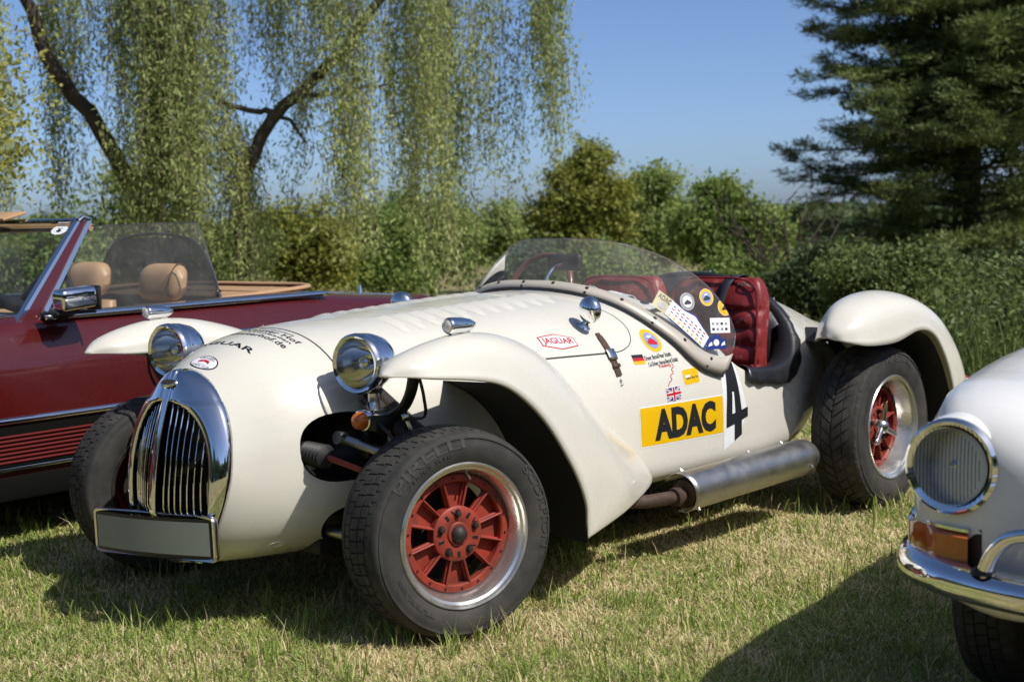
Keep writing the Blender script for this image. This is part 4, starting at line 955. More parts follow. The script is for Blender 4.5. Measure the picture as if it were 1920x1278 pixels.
for s in (1, -1):
    # chrome waist and sill mouldings, ribbed sill panel
    def strip(xs_, z, hh, proud, name, mt, par):
        rows = []
        for X in xs_:
            h, nn, i, d = cside(X, z, s)
            rows.append([(X, h.y + s * -.004, z - hh), (X, h.y + s * proud * .7, z - hh * .8), (X, h.y + s * proud, z), (X, h.y + s * proud * .7, z + hh * .8), (X, h.y + s * -.004, z + hh)])
        return MB().grid(np.array(rows)).build(name, mt, par, angle=70)
    strip(np.linspace(.58, -1.12, 30), .495, .014, .016, 'waist_moulding', 'chrome', conv)
    strip(np.linspace(.58, -1.12, 30), .306, .012, .014, 'sill_moulding', 'chrome', conv)
    b = MB().box((-.27, s * .884, .397), (1.70, .014, .160)); pan = b.build('sill_panel', 'matteblack', conv)
    for k in range(7):
        MB().box((-.27, s * .892, .334 + .0165 * k), (1.69, .010, .0100), None, .003, seg=1).build('sill_rib', 'sillred', pan)
    MB().box((-.27, s * .850, .225), (1.72, .05, .10), None, .02).build('rocker', 'matteblack', conv)
    # belt moulding and door gaps
    rows = []
    for X in np.linspace(.0, -1.60, 40):
        z = .868 + .006 * (-X); rows.append([(X, s * .818, z), (X, s * .816, z + .018), (X, s * .800, z + .024), (X, s * .780, z + .020)])
    MB().grid(np.array(rows)).build('belt_moulding', 'chrome', conv, angle=70, solid=(.004, 0))
    b = MB(); ribbon(b, [(-1.01, 0, .86), (-1.08, 0, .82), (-1.16, 0, .77), (-1.19, 0, .70), (-1.18, 0, .55), (-1.10, 0, .42), (-1.05, 0, .31)], .007, CV, (0, -s, 0), .0015, 40)
    ribbon(b, [(.14, 0, .85), (.15, 0, .70), (.15, 0, .45), (.13, 0, .31)], .006, CV, (0, -s, 0), .0015, 24)
    b.build('door_gap', 'seam', conv, smooth=False)
    b = MB(); ribbon(b, [(.75, 0, .722), (.0, 0, .724), (-1.4, 0, .724), (-2.2, 0, .70)], .006, CV, (0, -s, 0), .0012, 60); b.build('crease_shade', 'seam', conv, smooth=False)  # dark ribbon paints the shade line along the flank crease
    b = MB(); b.tube([(-.93, s * .885, .757), (-.96, s * .905, .757), (-1.07, s * .905, .757), (-1.10, s * .885, .757)], [.011, .013, .013, .011], 10, flat=.8); b.lathe([(.016, -.002), (.014, .006), (.0001, .007)], at((-1.115, s * .868, .757), (0, s, 0)), n=16)
    b.build('door_handle', 'chrome', conv)
    # pillar and side glass
    A0, A1 = np.array((.055, s * .785, .862)), np.array((-.315, s * .665, 1.262)); b = MB(); mats_ = ['maroon', 'chrome']
    def pil(o0, o1, w_, th, mi):
        P0, P1 = A0 + o0, A1 + o1; G = []
        for f in np.linspace(0, 1, 8):
            c = P0 * (1 - f) + P1 * f; ww = w_[0] * (1 - f) + w_[1] * f; G.append([c + [ww, -s * th, 0], c + [ww, 0, 0], c + [-ww, 0, 0], c + [-ww, -s * th, 0]])
        b.grid(np.array(G), False, True, mi)
    pil([0, 0, 0], [0, 0, 0], (.042, .018), .05, 0); pil([.050, s * .005, 0], [.024, s * .005, 0], (.011, .008), .03, 1); pil([-.052, s * .006, 0], [-.030, s * .006, 0], (.012, .012), .03, 1)
    b.tube([tuple(A1 + [.024, 0, 0]), tuple(A1 + [0, 0, .016]), tuple(A1 + [-.032, 0, .006])], .010, 8, 1)
    b.build('screen_pillar', mats_, conv, angle=30)
    b = MB(); G = []
    for f in np.linspace(0, 1, 10):
        G.append([(-.045 * (1 - f) - .345 * f - u * (.93 * (1 - f) + .575 * f), s * (.768 - .078 * f - .012 * f * f), .885 * (1 - f) + 1.240 * f + .004 * u) for u in np.linspace(0, 1, 10)])
    sg = b.grid(np.array(G)).build('side_window', 'sideglass', conv, angle=180)
    MB().tube([G[-1][0], G[-1][-1]], .0025, 6).tube([g[-1] for g in G], .0025, 6).build('glass_edge', 'chrome_dull', sg)
    mw = at((-.955, s * .766, .925), (0, s, 0)); b = MB().lathe([(.016, .001), (.016, .003), (.0001, .004)], mw, n=20).box(mw @ Vector((0, .005, 0)), (.006, .002, .026), rotm('Y', 35)); b.build('window_disc', 'chrome_dull', sg)
    # door mirror
    if s > 0:
        b = MB().box((-.045, .955, .955), (.085, .170, .088), rotm('Z', 90) @ rotm('X', 4), .020, seg=3)
        mi_ = b.build('door_mirror', 'chrome', conv, angle=40)
        b = MB().box((-.135, .955, .955), (.012, .086, .098), rotm('Z', 4), .006); b.tube([(-.06, .83, .885), (-.06, .90, .905), (-.06, .93, .915)], .024, 10); b.box((-.05, .90, .899), (.19, .12, .012), None, .004)
        b.build('mirror_housing', 'plastic', mi_)
    # seats
    y = s * .38; bx = 0.0 if s > 0 else -.15
    b = MB(); G = []
    for z in np.linspace(.48, .865, 12):
        t = (z - .48) / .385; G.append([(bx - .82 - .13 * t + .055 * math.cos(a) * (1 if math.cos(a) > 0 else 1.4) * (1 - .25 * t ** 6), y + .235 * (1 - .18 * t ** 4) * np.sign(math.sin(a)) * abs(math.sin(a)) ** .5, z) for a in np.linspace(0, 2 * math.pi, 28, endpoint=False)])
    b.grid(np.array(G), False, True); b.add(G[-1], [tuple(range(28))]); b.build('seat_backrest', 'tan', conv, angle=60)
    b = MB(); G = []
    for u in np.linspace(-1, 1, 15):
        e = max(.05, 1 - abs(u) ** 4.5) ** .42
        G.append([(bx - .955 + .052 * e * np.sign(math.cos(a)) * abs(math.cos(a)) ** .8 - .05 * math.sin(a) * e * .35, y + u * .148, .968 + .088 * e * np.sign(math.sin(a)) * abs(math.sin(a)) ** .7) for a in np.linspace(0, 2 * math.pi, 24, endpoint=False)])
    b.grid(np.array(G), False, True); b.add(G[0], [tuple(range(24))]); b.add(G[-1], [tuple(range(24))])
    hr = b.build('headrest', 'tan', conv, angle=60)
    MB().tube(curve([(bx - .955 + .054 * math.cos(a) - .02 * math.sin(a), y + s * .105, .968 + .089 * math.sin(a)) for a in np.linspace(-1.2, 4.2, 16)], 24), .0032, 6).build('piping', 'brownleather', hr)
    MB().tube([(bx - .95, y - .05, .80), (bx - .955, y - .05, .92)], .007, 8).tube([(bx - .95, y + .05, .80), (bx - .955, y + .05, .92)], .007, 8).build('headrest_posts', 'chrome', hr)
    MB().box((-.55, y, .46), (.50, .47, .14), None, .05, seg=4).build('seat_cushion', 'tan', conv)
    MB().box((-.55, s * .69, .62), (1.0, .03, .42), None, .01).build('door_card', 'tan', conv)
# windscreen, header rail, sun visor, rear-view mirror
G = []
for f in np.linspace(0, 1, 10):
    row = []
    for u in np.linspace(-1, 1, 21):
        yb, yt = .755 * u, .640 * u; xb, xt = .16 - .10 * abs(u) ** 2.5, -.225 - .09 * abs(u) ** 2.5; row.append((xb * (1 - f) + xt * f, yb * (1 - f) + yt * f, .872 * (1 - f) + 1.252 * f))
    G.append(row)
ws = MB().grid(np.array(G)).build('windscreen', 'wsglass', conv, angle=180)
hp = [(-.225 - .09 * abs(u) ** 2.5, .655 * u, 1.262) for u in np.linspace(-1, 1, 21)]
MB().tube(hp, .016, 10, flat=.8).build('header_rail', 'chrome', conv)
MB().tube([(.165 - .10 * abs(u) ** 2.5, .755 * u, .878) for u in np.linspace(-1, 1, 21)], .014, 8).build('screen_base_trim', 'chrome', conv)
MB().tube([(x - .045, y, z - .028) for x, y, z in hp], .018, 8).build('header_lining', 'tan', conv)
b = MB(); q = [(-.30, .555, 1.208), (-.29, .62, 1.208), (-.277, .61, 1.240), (-.287, .55, 1.240)]
lay(b, disc2d(), [(-.285, .535, 1.205), (-.285, .615, 1.205), (-.285, .605, 1.245), (-.285, .53, 1.245)], bvh_of(ws), (-1, 0, 0), .002, 0, 2, 2)
lay(b, sub(poly2d([(.2, .3), (.5, .1), (.8, .3), (.6, .5), (.8, .8), (.5, .6), (.25, .85), (.4, .5)]), .2, .15, .8, .85), [(-.285, .535, 1.205), (-.285, .615, 1.205), (-.285, .605, 1.245), (-.285, .53, 1.245)], bvh_of(ws), (-1, 0, 0), .003, 1, 2, 2)
b.build('round_screen_badge', ['s_white', 's_black'], ws, smooth=False)
MB().box((-.20, .24, 1.288), (.12, .22, .014), rotm('Y', 14), .006).build('sun_visor', 'tan', conv)
MB().box((-.285, -.33, 1.240), (.13, .26, .016), rotm('Y', 8), .006).build('sun_visor', 'tan', conv)
MB().box((-.20, 0.0, 1.165), (.03, .22, .065), None, .012).tube([(-.22, 0, 1.24), (-.20, 0, 1.17)], .008, 6).build('interior_mirror', 'plastic', conv)
MB().box((-.06, 0, .82), (.26, 1.36, .12), None, .04, seg=3).build('dashboard', 'blackleather', conv)
sm = Matrix.Translation((-.30, .37, .86)) @ Matrix.Rotation(R(-24), 4, 'Y')
b = MB().tube([tuple(sm @ Vector((0, .19 * math.cos(a), .19 * math.sin(a)))) for a in np.linspace(0, 2 * math.pi, 41)], .015, 10, caps=False)
b.box(sm @ Vector((.01, 0, 0)), (.03, .34, .045), sm.to_3x3(), .01).box(sm @ Vector((.0, 0, -.02)), (.05, .15, .11), sm.to_3x3(), .02); b.tube([tuple(sm @ Vector((0, 0, 0))), tuple(sm @ Vector((.3, 0, -.02)))], .03, 10)
b.build('steering_wheel', 'blackleather', conv)
# wind blocker behind the seats
wb = [(-.56, .80), (-.545, .92), (-.47, 1.06), (-.34, 1.158), (-.26, 1.172), (.26, 1.172), (.34, 1.158), (.47, 1.06), (.545, .92), (.56, .80)]
V = [(-1.22, y * .84, z) for y, z in wb]; b = MB().add(V, [tuple(range(len(V)))]); wbk = b.build('wind_blocker', 'mesh', conv, smooth=False)
MB().tube(curve(V, 40), .008, 6).build('blocker_frame', 'plastic', wbk)
# tan hood cover behind the seats, chrome aerial foot, tail lamps
b = MB(); P = curve([(-1.05, .66, .900), (-1.35, .665, .915), (-1.62, .63, .925), (-1.80, .45, .925), (-1.84, 0, .925), (-1.80, -.45, .925), (-1.62, -.63, .925), (-1.35, -.665, .915), (-1.05, -.66, .900)], 60)
b.tube(P - np.array([0, 0, .012]), .020, 10, flat=.6); b.build('hood_cover', 'tan', conv, angle=60)
b = MB(); b.add([(-1.28, y, .885) for y in (-.63, .63)] + [(-1.75, .5, .905), (-1.75, -.5, .905)], [(0, 1, 2, 3)]); b.build('hood_cover_panel', 'tan', conv)
h = CV.ray_cast(Vector((-2.05, .60, 2)), Vector((0, 0, -1)))[0]
MB().lathe([(.014, 0), (.013, .012), (.008, .03), (.005, .05), (.0001, .052)], Matrix.Translation(h), n=14, axis='Z').build('aerial_foot', 'chrome', conv)
for s in (1, -1):
    MB().box((-2.555, s * .62, .62), (.06, .34, .16), rotm('Z', 14 * s), .02).build('tail_lamp', 'redlens', conv)
    headlamp(conv, (1.99, s * .58, .60), (1, 0, 0), .10, 'headlamp')
    MB().box((0, s * .3, .3), (.3, .2, .1)).build('floor_tunnel', 'black', conv)
b = MB(); P = curve([(1.70, .90, .46), (1.98, .86, .46), (2.12, .6, .46), (2.16, 0, .46), (2.12, -.6, .46), (1.98, -.86, .46), (1.70, -.90, .46)], 50); b.tube(P, .055, 10, flat=.5); b.build('front_bumper', 'chrome', conv)
b = MB(); P = curve([(-2.10, .90, .46), (-2.5, .86, .46), (-2.66, .6, .46), (-2.70, 0, .46), (-2.66, -.6, .46), (-2.5, -.86, .46), (-2.10, -.90, .46)], 50); b.tube(P, .055, 10, flat=.5); b.build('rear_bumper', 'chrome', conv)

# ------------------------------------------------------------------ white coupe, nose at the right edge (x forward, 0 at the head lamp)
coup = empty('white_coupe', (1.5134, 3.0612, 0), math.pi + R(54))
tag(coup, 'white rounded coupe with round headlamp and orange indicator at right edge', 'coupe')
#       X     w     yc   zf    zc    zb
GT = [(.160, .16, .10, .575, .585, .44), (.145, .36, .26, .640, .640, .40), (.110, .54, .44, .715, .690, .37), (.075, .645, .52, .765, .728, .345), (.035, .700, .555, .798, .752, .33), (-.02, .732, .575, .822, .775, .318), (-.10, .755, .588, .842, .797, .31), (-.25, .775, .595, .855, .820, .29), (-.5, .790, .60, .876, .850, .275), (-.95, .800, .61, .895, .885, .27),
      (-1.5, .820, .62, .905, .915, .27), (-2.5, .820, .62, .895, .90, .27), (-3.3, .80, .58, .85, .83, .29), (-3.75, .70, .46, .74, .73, .33), (-3.95, .52, .34, .62, .62, .38), (-4.0, .3, .2, .56, .56, .42)]
gxs = [g[0] for g in GT]; gvs = np.array([g[1:] for g in GT]); rings = []
for X in np.r_[np.linspace(.160, -.12, 28), np.linspace(-.16, -3.6, 56), np.linspace(-3.65, -4.0, 12)]:
    w_, yc_, zf, zc_, zb = hermite(gxs, gvs, [X])[0]; zm = zb + (zf - zb) * .5
    h = np.array([(0, zb), (w_ * .5, zb), (w_ * .80, zb + .01), (w_ * .93, zb + (zm - zb) * .25), (w_ * .99, zb + (zm - zb) * .65), (w_, zm), (w_ * .985, zm + (zf - zm) * .4), (w_ * .93, zm + (zf - zm) * .74), ((w_ + yc_) / 2, zf - (zf - zm) * .07), (yc_, zf), (yc_ * .80, zf - .010 * min(1, w_)), (yc_ * .5, zc_ - .004 + (zf - zc_) * .15), (0, zc_)])
    d_ = np.r_[0, np.cumsum(np.linalg.norm(np.diff(h, axis=0), axis=1) + 1e-6)]; h = hermite(d_, h, np.linspace(0, d_[-1], 44)); x = np.full(44, X)
    rings.append(np.r_[np.stack([x, h[:, 0], h[:, 1]], 1), np.stack([x, -h[:, 0], h[:, 1]], 1)[1:-1][::-1]])
b = MB().grid(np.array(rings), False, True); n_ = len(rings[0]); b.add(list(rings[0]), [tuple(range(n_))]); b.add(list(rings[-1]), [tuple(range(n_))])
gb = b.build('body', 'white', coup, merge=1e-5)
boolean(gb, [(*cyl(x, min(s * .54, s * 1.1), max(s * .54, s * 1.1), .30, .345), 'black') for x in (-.55, -2.95) for s in (1, -1)])
GV = bvh_of(gb)
for x in (-.55, -2.95):
    for s in (1, -1): make_wheel(coup, (x, s * .655, .305), 0 if s > 0 else math.pi, .310, .165, 'plain', 'road', rim_r=.195)
for s in (1, -1):
    hl = headlamp(coup, (.100, s * .600, .676), (1, s * .05, .05), .107, 'headlamp')
    MB().lathe([(.122, -.20), (.120, -.12), (.115, -.05), (.109, -.014), (.104, -.004)], at((.100, s * .600, .676), (1, s * .05, .05)), n=48).build('headlamp_bucket', 'white', hl)
    b = MB()
    for k in range(-9, 10):
        yy = k * .0085; zz = math.sqrt(max(0, .080 ** 2 - yy * yy)); 
        if zz > .01: b.tube([tuple(at((.100, s * .600, .676), (1, s * .05, .05)) @ Vector((yy, .030 + .006 * (1 - (zz_ / .085) ** 2) - .14 * 0 , zz_))) for zz_ in np.linspace(-zz, zz, 7)], .0011, 5)
    b.build('lens_ribs', 'ribs', hl)
    # wrap-round indicator
    def wrap(path, z0, z1, th, name, mt, par, bev=.006):
        P = curve([(x, y, 0) for x, y in path], 20); T = np.gradient(P, axis=0); rows = []
        for p, t in zip(P, T):
            n2 = np.array([t[1], -t[0], 0.]); n2 /= np.linalg.norm(n2); n2 *= np.sign(n2 @ np.array([1., s * 1., 0])) 
            rows.append([p * [1, s, 1] + [0, 0, z0], (p + n2 * [1, s, 1] * th) * [1, s, 1] + [0, 0, z0 + bev], (p + n2 * [1, s, 1] * th) * [1, s, 1] + [0, 0, z1 - bev], p * [1, s, 1] + [0, 0, z1]])
        b = MB().grid(np.array(rows)); b.add(rows[0], [(0, 1, 2, 3)]); b.add(rows[-1], [(3, 2, 1, 0)]); return b.build(name, mt, par, angle=35)
    ipath = []
    for a in np.linspace(75, 52.5, 14):
        h, nn, i_, d_ = GV.ray_cast(Vector((-.30 + 1.5 * math.cos(R(a)), 1.5 * math.sin(R(a)), .49)), Vector((-math.cos(R(a)), -math.sin(R(a)), 0))); ipath.append((h.x + .004 * nn.x, h.y + .004 * nn.y))
    ib = wrap([(x - .016, y - .004) for x, y in ipath], .445, .548, .016, 'indicator', 'plastic', coup)
    wrap(ipath[:-1], .452, .530, .022, 'indicator_lens', 'orange', ib, .008)
    wrap([(x - .004, y) for x, y in ipath[:-1]] , .5305, .541, .014, 'indicator_trim', 'chrome', ib, .002)
# bumper blade, hoop, over-riders
BP = curve([(-.26, -.79, 0), (-.12, -.765, 0), (.02, -.712, 0), (.105, -.632, 0), (.170, -.50, 0), (.22, -.30, 0), (.24, 0, 0), (.22, .30, 0), (.170, .50, 0), (.105, .632, 0), (.02, .712, 0), (-.12, .765, 0), (-.26, .79, 0)], 80)
T = np.gradient(BP, axis=0); G = []
prof = [(-.012, -.050), (.008, -.052), (.026, -.040), (.038, -.018), (.040, .006), (.030, .030), (.010, .046), (-.012, .048)]
for i, (p, t) in enumerate(zip(BP, T)):
    n2 = np.array([-t[1], t[0], 0.]); n2 /= np.linalg.norm(n2); n2 *= 1 if n2 @ np.array([1, p[1], 0]) > 0 else -1
    e = min(1.0, min(i, 79 - i) / 5.0); e = math.sqrt(max(.02, 1 - (1 - e) ** 2)); G.append([p + n2 * a * e + [0, 0, .430 + c * .80 * e] for a, c in prof])
bp = MB().grid(np.array(G), False, True).build('front_bumper', 'chrome', coup, angle=60)
for s in (1, -1):
    pts = curve([(.185, s * .500, .462), (.195, s * .478, .510), (.205, s * .440, .550), (.215, s * .385, .566), (.232, s * .2, .572), (.240, 0, .574)], 30); MB().tube(pts, .0165, 12).build('bumper_hoop', 'chrome', bp)
    MB().lathe([(.028, 0), (.026, .008), (.018, .014)], Matrix.Translation((.182, s * .502, .462)), n=18, axis='Z').build('hoop_foot', 'black', bp)
MB().box((-.9, 0, .30), (1.4, 1.1, .1), None, .03).build('underbody', 'black', coup)
b = MB(); roof = []
for X, w_, z in ((-1.20, .62, .91), (-1.42, .60, 1.10), (-1.72, .57, 1.275), (-2.05, .555, 1.325), (-2.4, .54, 1.315), (-2.75, .52, 1.23), (-3.05, .50, 1.08), (-3.30, .48, .86)):
    zb = .88; roof.append([(X, w_ * math.cos(a) * (1.14 - .14 * math.sin(a)), zb + (z - zb) * math.sin(a) ** .7) for a in np.linspace(0, math.pi, 25)])
R2 = patch(np.array(roof), 40, 49)
gl = MB().grid(R2).build('cabin_glass', 'wsglass', coup, angle=180)
b = MB(); G = [[tuple(np.array(R2[i][j]) + [0, 0, .006]) for j in range(12, 37)] for i in range(10, 28)]; b.grid(np.array(G)); 
for j in (2, 11, 37, 46): b.tube([tuple(np.array(R2[i][j]) + [0, 0, .004]) for i in range(0, 40, 3)], .022, 8)
b.build('roof', 'white', coup, angle=60)
tag(detach(bpy.data.objects['rag']), 'crumpled white cloth lying on the roadster dashboard behind the screen', 'cloth')
# ------------------------------------------------------------------ ground and grass
def nmesh(name, V, F, mt, parent=None, cols=None, smooth=False):
    """mesh from numpy arrays, F (n,k)"""
    me = bpy.data.meshes.new(name); V = np.asarray(V, np.float32); F = np.asarray(F, np.int32); n, k = F.shape
    me.vertices.add(len(V)); me.vertices.foreach_set('co', V.ravel()); me.loops.add(n * k); me.loops.foreach_set('vertex_index', F.ravel())
    me.polygons.add(n); me.polygons.foreach_set('loop_start', np.arange(n, dtype=np.int32) * k); me.polygons.foreach_set('loop_total', np.full(n, k, np.int32))
    if smooth: me.polygons.foreach_set('use_smooth', np.ones(n, bool))
    me.update(); me.validate()
    if cols is not None:
        a = me.attributes.new('tone', 'FLOAT', 'POINT'); a.data.foreach_set('value', np.asarray(cols, np.float32))
    me.materials.append(M[mt]); o = bpy.data.objects.new(name, me); col.objects.link(o)
    if parent is not None: o.parent = parent
    return o
def vnoise(x, y, s, seed):
    """smooth value noise"""
    r = np.random.default_rng(seed); T = r.random((64, 64)); x = np.asarray(x) * s + 100; y = np.asarray(y) * s + 100
    i, j = np.floor(x).astype(int), np.floor(y).astype(int); u, v = x - i, y - j; u = u*u*(3-2*u); v = v*v*(3-2*v)
    g = lambda a, c: T[a % 64, c % 64]
    return (g(i, j)*(1-u)+g(i+1, j)*u)*(1-v) + (g(i, j+1)*(1-u)+g(i+1, j+1)*u)*v
def gz(x, y): return 0.022 * (vnoise(x, y, 1.3, 5) - .5) + 0.012 * (vnoise(x, y, 4.0, 6) - .5)
m, nt, bs = _nt('meadow_soil'); L = nt.links.new
tc = nt.nodes.new('ShaderNodeTexCoord'); n1 = nt.nodes.new('ShaderNodeTexNoise'); n1.inputs['Scale'].default_value = 2.2; n1.inputs['Detail'].default_value = 8; n1.inputs['Roughness'].default_value = .7
L(tc.outputs['Object'], n1.inputs['Vector']); rp = nt.nodes.new('ShaderNodeValToRGB'); e = rp.color_ramp.elements
e[0].position = .35; e[0].color = (.12, .125, .045, 1); e[1].position = .65; e[1].color = (.36, .29, .16, 1); L(n1.outputs['Fac'], rp.inputs['Fac']); L(rp.outputs['Color'], bs.inputs['Base Color']); bs.inputs['Roughness'].default_value = 1; bs.inputs['Specular IOR Level'].default_value = .1
M['soil'] = m
def axis(lo, hi, a, c, st): return np.unique(np.r_[np.linspace(lo, a, 14), np.arange(a, c, st), np.linspace(c, hi, 14)])
gx_, gy_ = axis(-400, 400, -6, 6, .12), axis(-400, 600, 2.0, 13, .12)
XX, YY = np.meshgrid(gx_, gy_, indexing='ij'); near = np.clip(1 - (np.hypot(XX, YY - 6) - 9) / 6, 0, 1); ZZ = gz(XX, YY) * near - .004
nx, ny = len(gx_), len(gy_); idx = np.arange(nx * ny).reshape(nx, ny)
Fq = np.stack([idx[:-1, :-1], idx[1:, :-1], idx[1:, 1:], idx[:-1, 1:]], -1).reshape(-1, 4)
tag(nmesh('ground', np.stack([XX, YY, ZZ], -1).reshape(-1, 3), Fq, 'soil', smooth=True), kind='structure')

m, nt, bs = _nt('grass_blades'); L = nt.links.new; out = nt.nodes['Material Output']
at_ = nt.nodes.new('ShaderNodeAttribute'); at_.attribute_name = 'tone'; rp = nt.nodes.new('ShaderNodeValToRGB'); e = rp.color_ramp.elements
e[0].position = 0; e[0].color = (.11, .19, .028, 1); e[1].position = 1; e[1].color = (.84, .71, .46, 1)
for p_, c_ in ((.25, (.24, .35, .06, 1)), (.45, (.40, .46, .12, 1)), (.62, (.62, .56, .26, 1)), (.8, (.76, .63, .36, 1))): k = e.new(p_); k.color = c_
L(at_.outputs['Fac'], rp.inputs['Fac']); L(rp.outputs['Color'], bs.inputs['Base Color']); bs.inputs['Roughness'].default_value = .6; bs.inputs['Specular IOR Level'].default_value = .3
tr = nt.nodes.new('ShaderNodeBsdfTranslucent'); L(rp.outputs['Color'], tr.inputs[0]); mx = nt.nodes.new('ShaderNodeMixShader'); mx.inputs[0].default_value = .3
L(bs.outputs[0], mx.inputs[1]); L(tr.outputs[0], mx.inputs[2]); L(mx.outputs[0], out.inputs['Surface']); M['blades'] = m
def blades(x, y, ln, wd, lean, tone, z=None, curl=.5):
    """curved two-segment blades: 5 vertices, 3 triangles"""
    n = len(x); r = rng; az = r.random(n) * 2 * math.pi; d = np.stack([np.cos(az), np.sin(az)], 1); z = gz(x, y) - .006 if z is None else z
    sa = az + math.pi / 2 + r.normal(0, .4, n); sd = np.stack([np.cos(sa), np.sin(sa)], 1) * (wd / 2)[:, None]
    h1 = ln * .55; o1 = lean * h1; z1 = np.sqrt(np.maximum(.05, 1 - np.minimum(.97, lean) ** 2)) * h1
    l2 = np.minimum(.98, lean + curl); o2 = o1 + l2 * ln * .45; z2 = z1 + np.sqrt(np.maximum(.02, 1 - l2 ** 2)) * ln * .45
    V = np.zeros((n, 5, 3), np.float32)
    V[:, 0, :2] = np.stack([x, y], 1) - sd; V[:, 1, :2] = np.stack([x, y], 1) + sd; V[:, 0, 2] = V[:, 1, 2] = z
    m_ = np.stack([x, y], 1) + d * o1[:, None]; V[:, 2, :2] = m_ - sd * .8; V[:, 3, :2] = m_ + sd * .8; V[:, 2, 2] = V[:, 3, 2] = z + z1
    V[:, 4, :2] = np.stack([x, y], 1) + d * o2[:, None]; V[:, 4, 2] = z + z2
    b_ = (np.arange(n) * 5)[:, None]; F = np.concatenate([b_ + [0, 1, 3], b_ + [0, 3, 2], b_ + [2, 3, 4]], 0)
    return V.reshape(-1, 3), F, np.repeat(tone, 5)
# density thins with distance; dry straw patches among green
xs_, ys_ = [], []
for y0, y1, dens in ((3.1, 4.2, 21000), (4.2, 5.2, 18000), (5.2, 6.5, 12000), (6.5, 8.5, 7000), (8.5, 12, 3000)):
    w0 = -.42 * y1 - .4; w1 = .42 * y1 + .4; n = int((w1 - w0) * (y1 - y0) * dens * .92); xs_.append(rng.uniform(w0, w1, n)); ys_.append(rng.uniform(y0, y1, n))
    for q0, q1 in ((w0 - 1.4, w0), (w1, w1 + 1.2)): n = int((q1 - q0) * (y1 - y0) * dens * .5); xs_.append(rng.uniform(q0, q1, n)); ys_.append(rng.uniform(y0, y1, n))
gxx, gyy = np.concatenate(xs_), np.concatenate(ys_)
dry = .50 * vnoise(gxx, gyy, 1.1, 11) + .28 * vnoise(gxx, gyy, 3.1, 12) + .22 * vnoise(gxx, gyy, 9, 13)
n = len(gxx); dryp = np.clip((dry - .43) / .18, 0, 1); isdry = rng.random(n) < .36 + .58 * dryp
tone = np.where(isdry, rng.uniform(.55, 1.0, n), rng.uniform(.05, .5, n))
ln = np.where(isdry, rng.uniform(.020, .050, n), rng.uniform(.020, .052, n)) * (.75 + .5 * vnoise(gxx, gyy, 2.3, 14))
lean = np.where(isdry, rng.uniform(.55, .98, n), rng.uniform(.25, .92, n)); far = np.clip(gyy / 4.2, 1, 2.6)
V1, F1, T1 = blades(gxx, gyy, ln, rng.uniform(.0020, .0042, n) * far, lean, tone)
# longer tufts and stray stems
tx, ty = [], []
for k in range(560):
    cy = rng.uniform(3.3, 7.5); cx0 = rng.uniform(-.42 * cy, .42 * cy); q = rng.integers(5, 16); tx.append(rng.normal(cx0, .025, q)); ty.append(rng.normal(cy, .025, q))
for cx0, cy, q in ((-.35, 4.42, 60), (-.42, 4.55, 40), (.16, 4.12, 50), (.22, 4.25, 40), (-.02, 4.3, 30), (-.62, 4.62, 50), (.3, 3.95, 50), (.45, 4.0, 30), (-1.0, 4.2, 40), (-.5, 4.05, 40)): tx.append(rng.normal(cx0, .05, q)); ty.append(rng.normal(cy, .05, q))
cT, sT = math.cos(math.pi + TH), math.sin(math.pi + TH)
for X_, Y_, n_ in ((0, .72, 260), (0, -.72, 160), (-2.53, .76, 200)):
    for q_ in range(n_ // 6):
        lx = X_ + rng.uniform(-.20, .20); ly = Y_ + rng.choice([-1, 1]) * rng.uniform(.10, .17); tx.append(-.7406 + lx * cT - ly * sT + rng.normal(0, .012, 6)); ty.append(4.9378 + lx * sT + ly * cT + rng.normal(0, .012, 6))
tx, ty = np.concatenate(tx), np.concatenate(ty); n2 = len(tx)
V2, F2, T2 = blades(tx, ty, rng.uniform(.05, .13, n2), rng.uniform(.0028, .005, n2), rng.uniform(.05, .6, n2), np.where(rng.random(n2) < .2, rng.uniform(.6, .95, n2), rng.uniform(.1, .42, n2)), curl=.35)
nw = 9000; wx_, wy_ = rng.uniform(-2.3, 2.2, nw), rng.uniform(3.3, 7.0, nw); kp = vnoise(wx_, wy_, 2.0, 31) > .52; wx_, wy_ = wx_[kp], wy_[kp]; nw = len(wx_)
V5, F5, T5 = blades(wx_, wy_, rng.uniform(.018, .040, nw), rng.uniform(.006, .013, nw), rng.uniform(.5, .98, nw), rng.uniform(.02, .34, nw), curl=.1)
n3 = 170; sx, sy = rng.uniform(-2.4, 2.2, n3), rng.uniform(3.6, 7, n3)
V3, F3, T3 = blades(sx, sy, rng.uniform(.09, .20, n3), rng.uniform(.0015, .0024, n3), rng.uniform(.1, .9, n3), rng.uniform(.6, .95, n3), curl=.2)
tag(nmesh('grass', np.concatenate([V1, V2, V3, V5]), np.concatenate([F1, F2 + len(V1), F3 + len(V1) + len(V2), F5 + len(V1) + len(V2) + len(V3)]), 'blades', cols=np.concatenate([T1, T2, T3, T5])), 'short dry and green meadow grass', kind='stuff')
del V1, F1

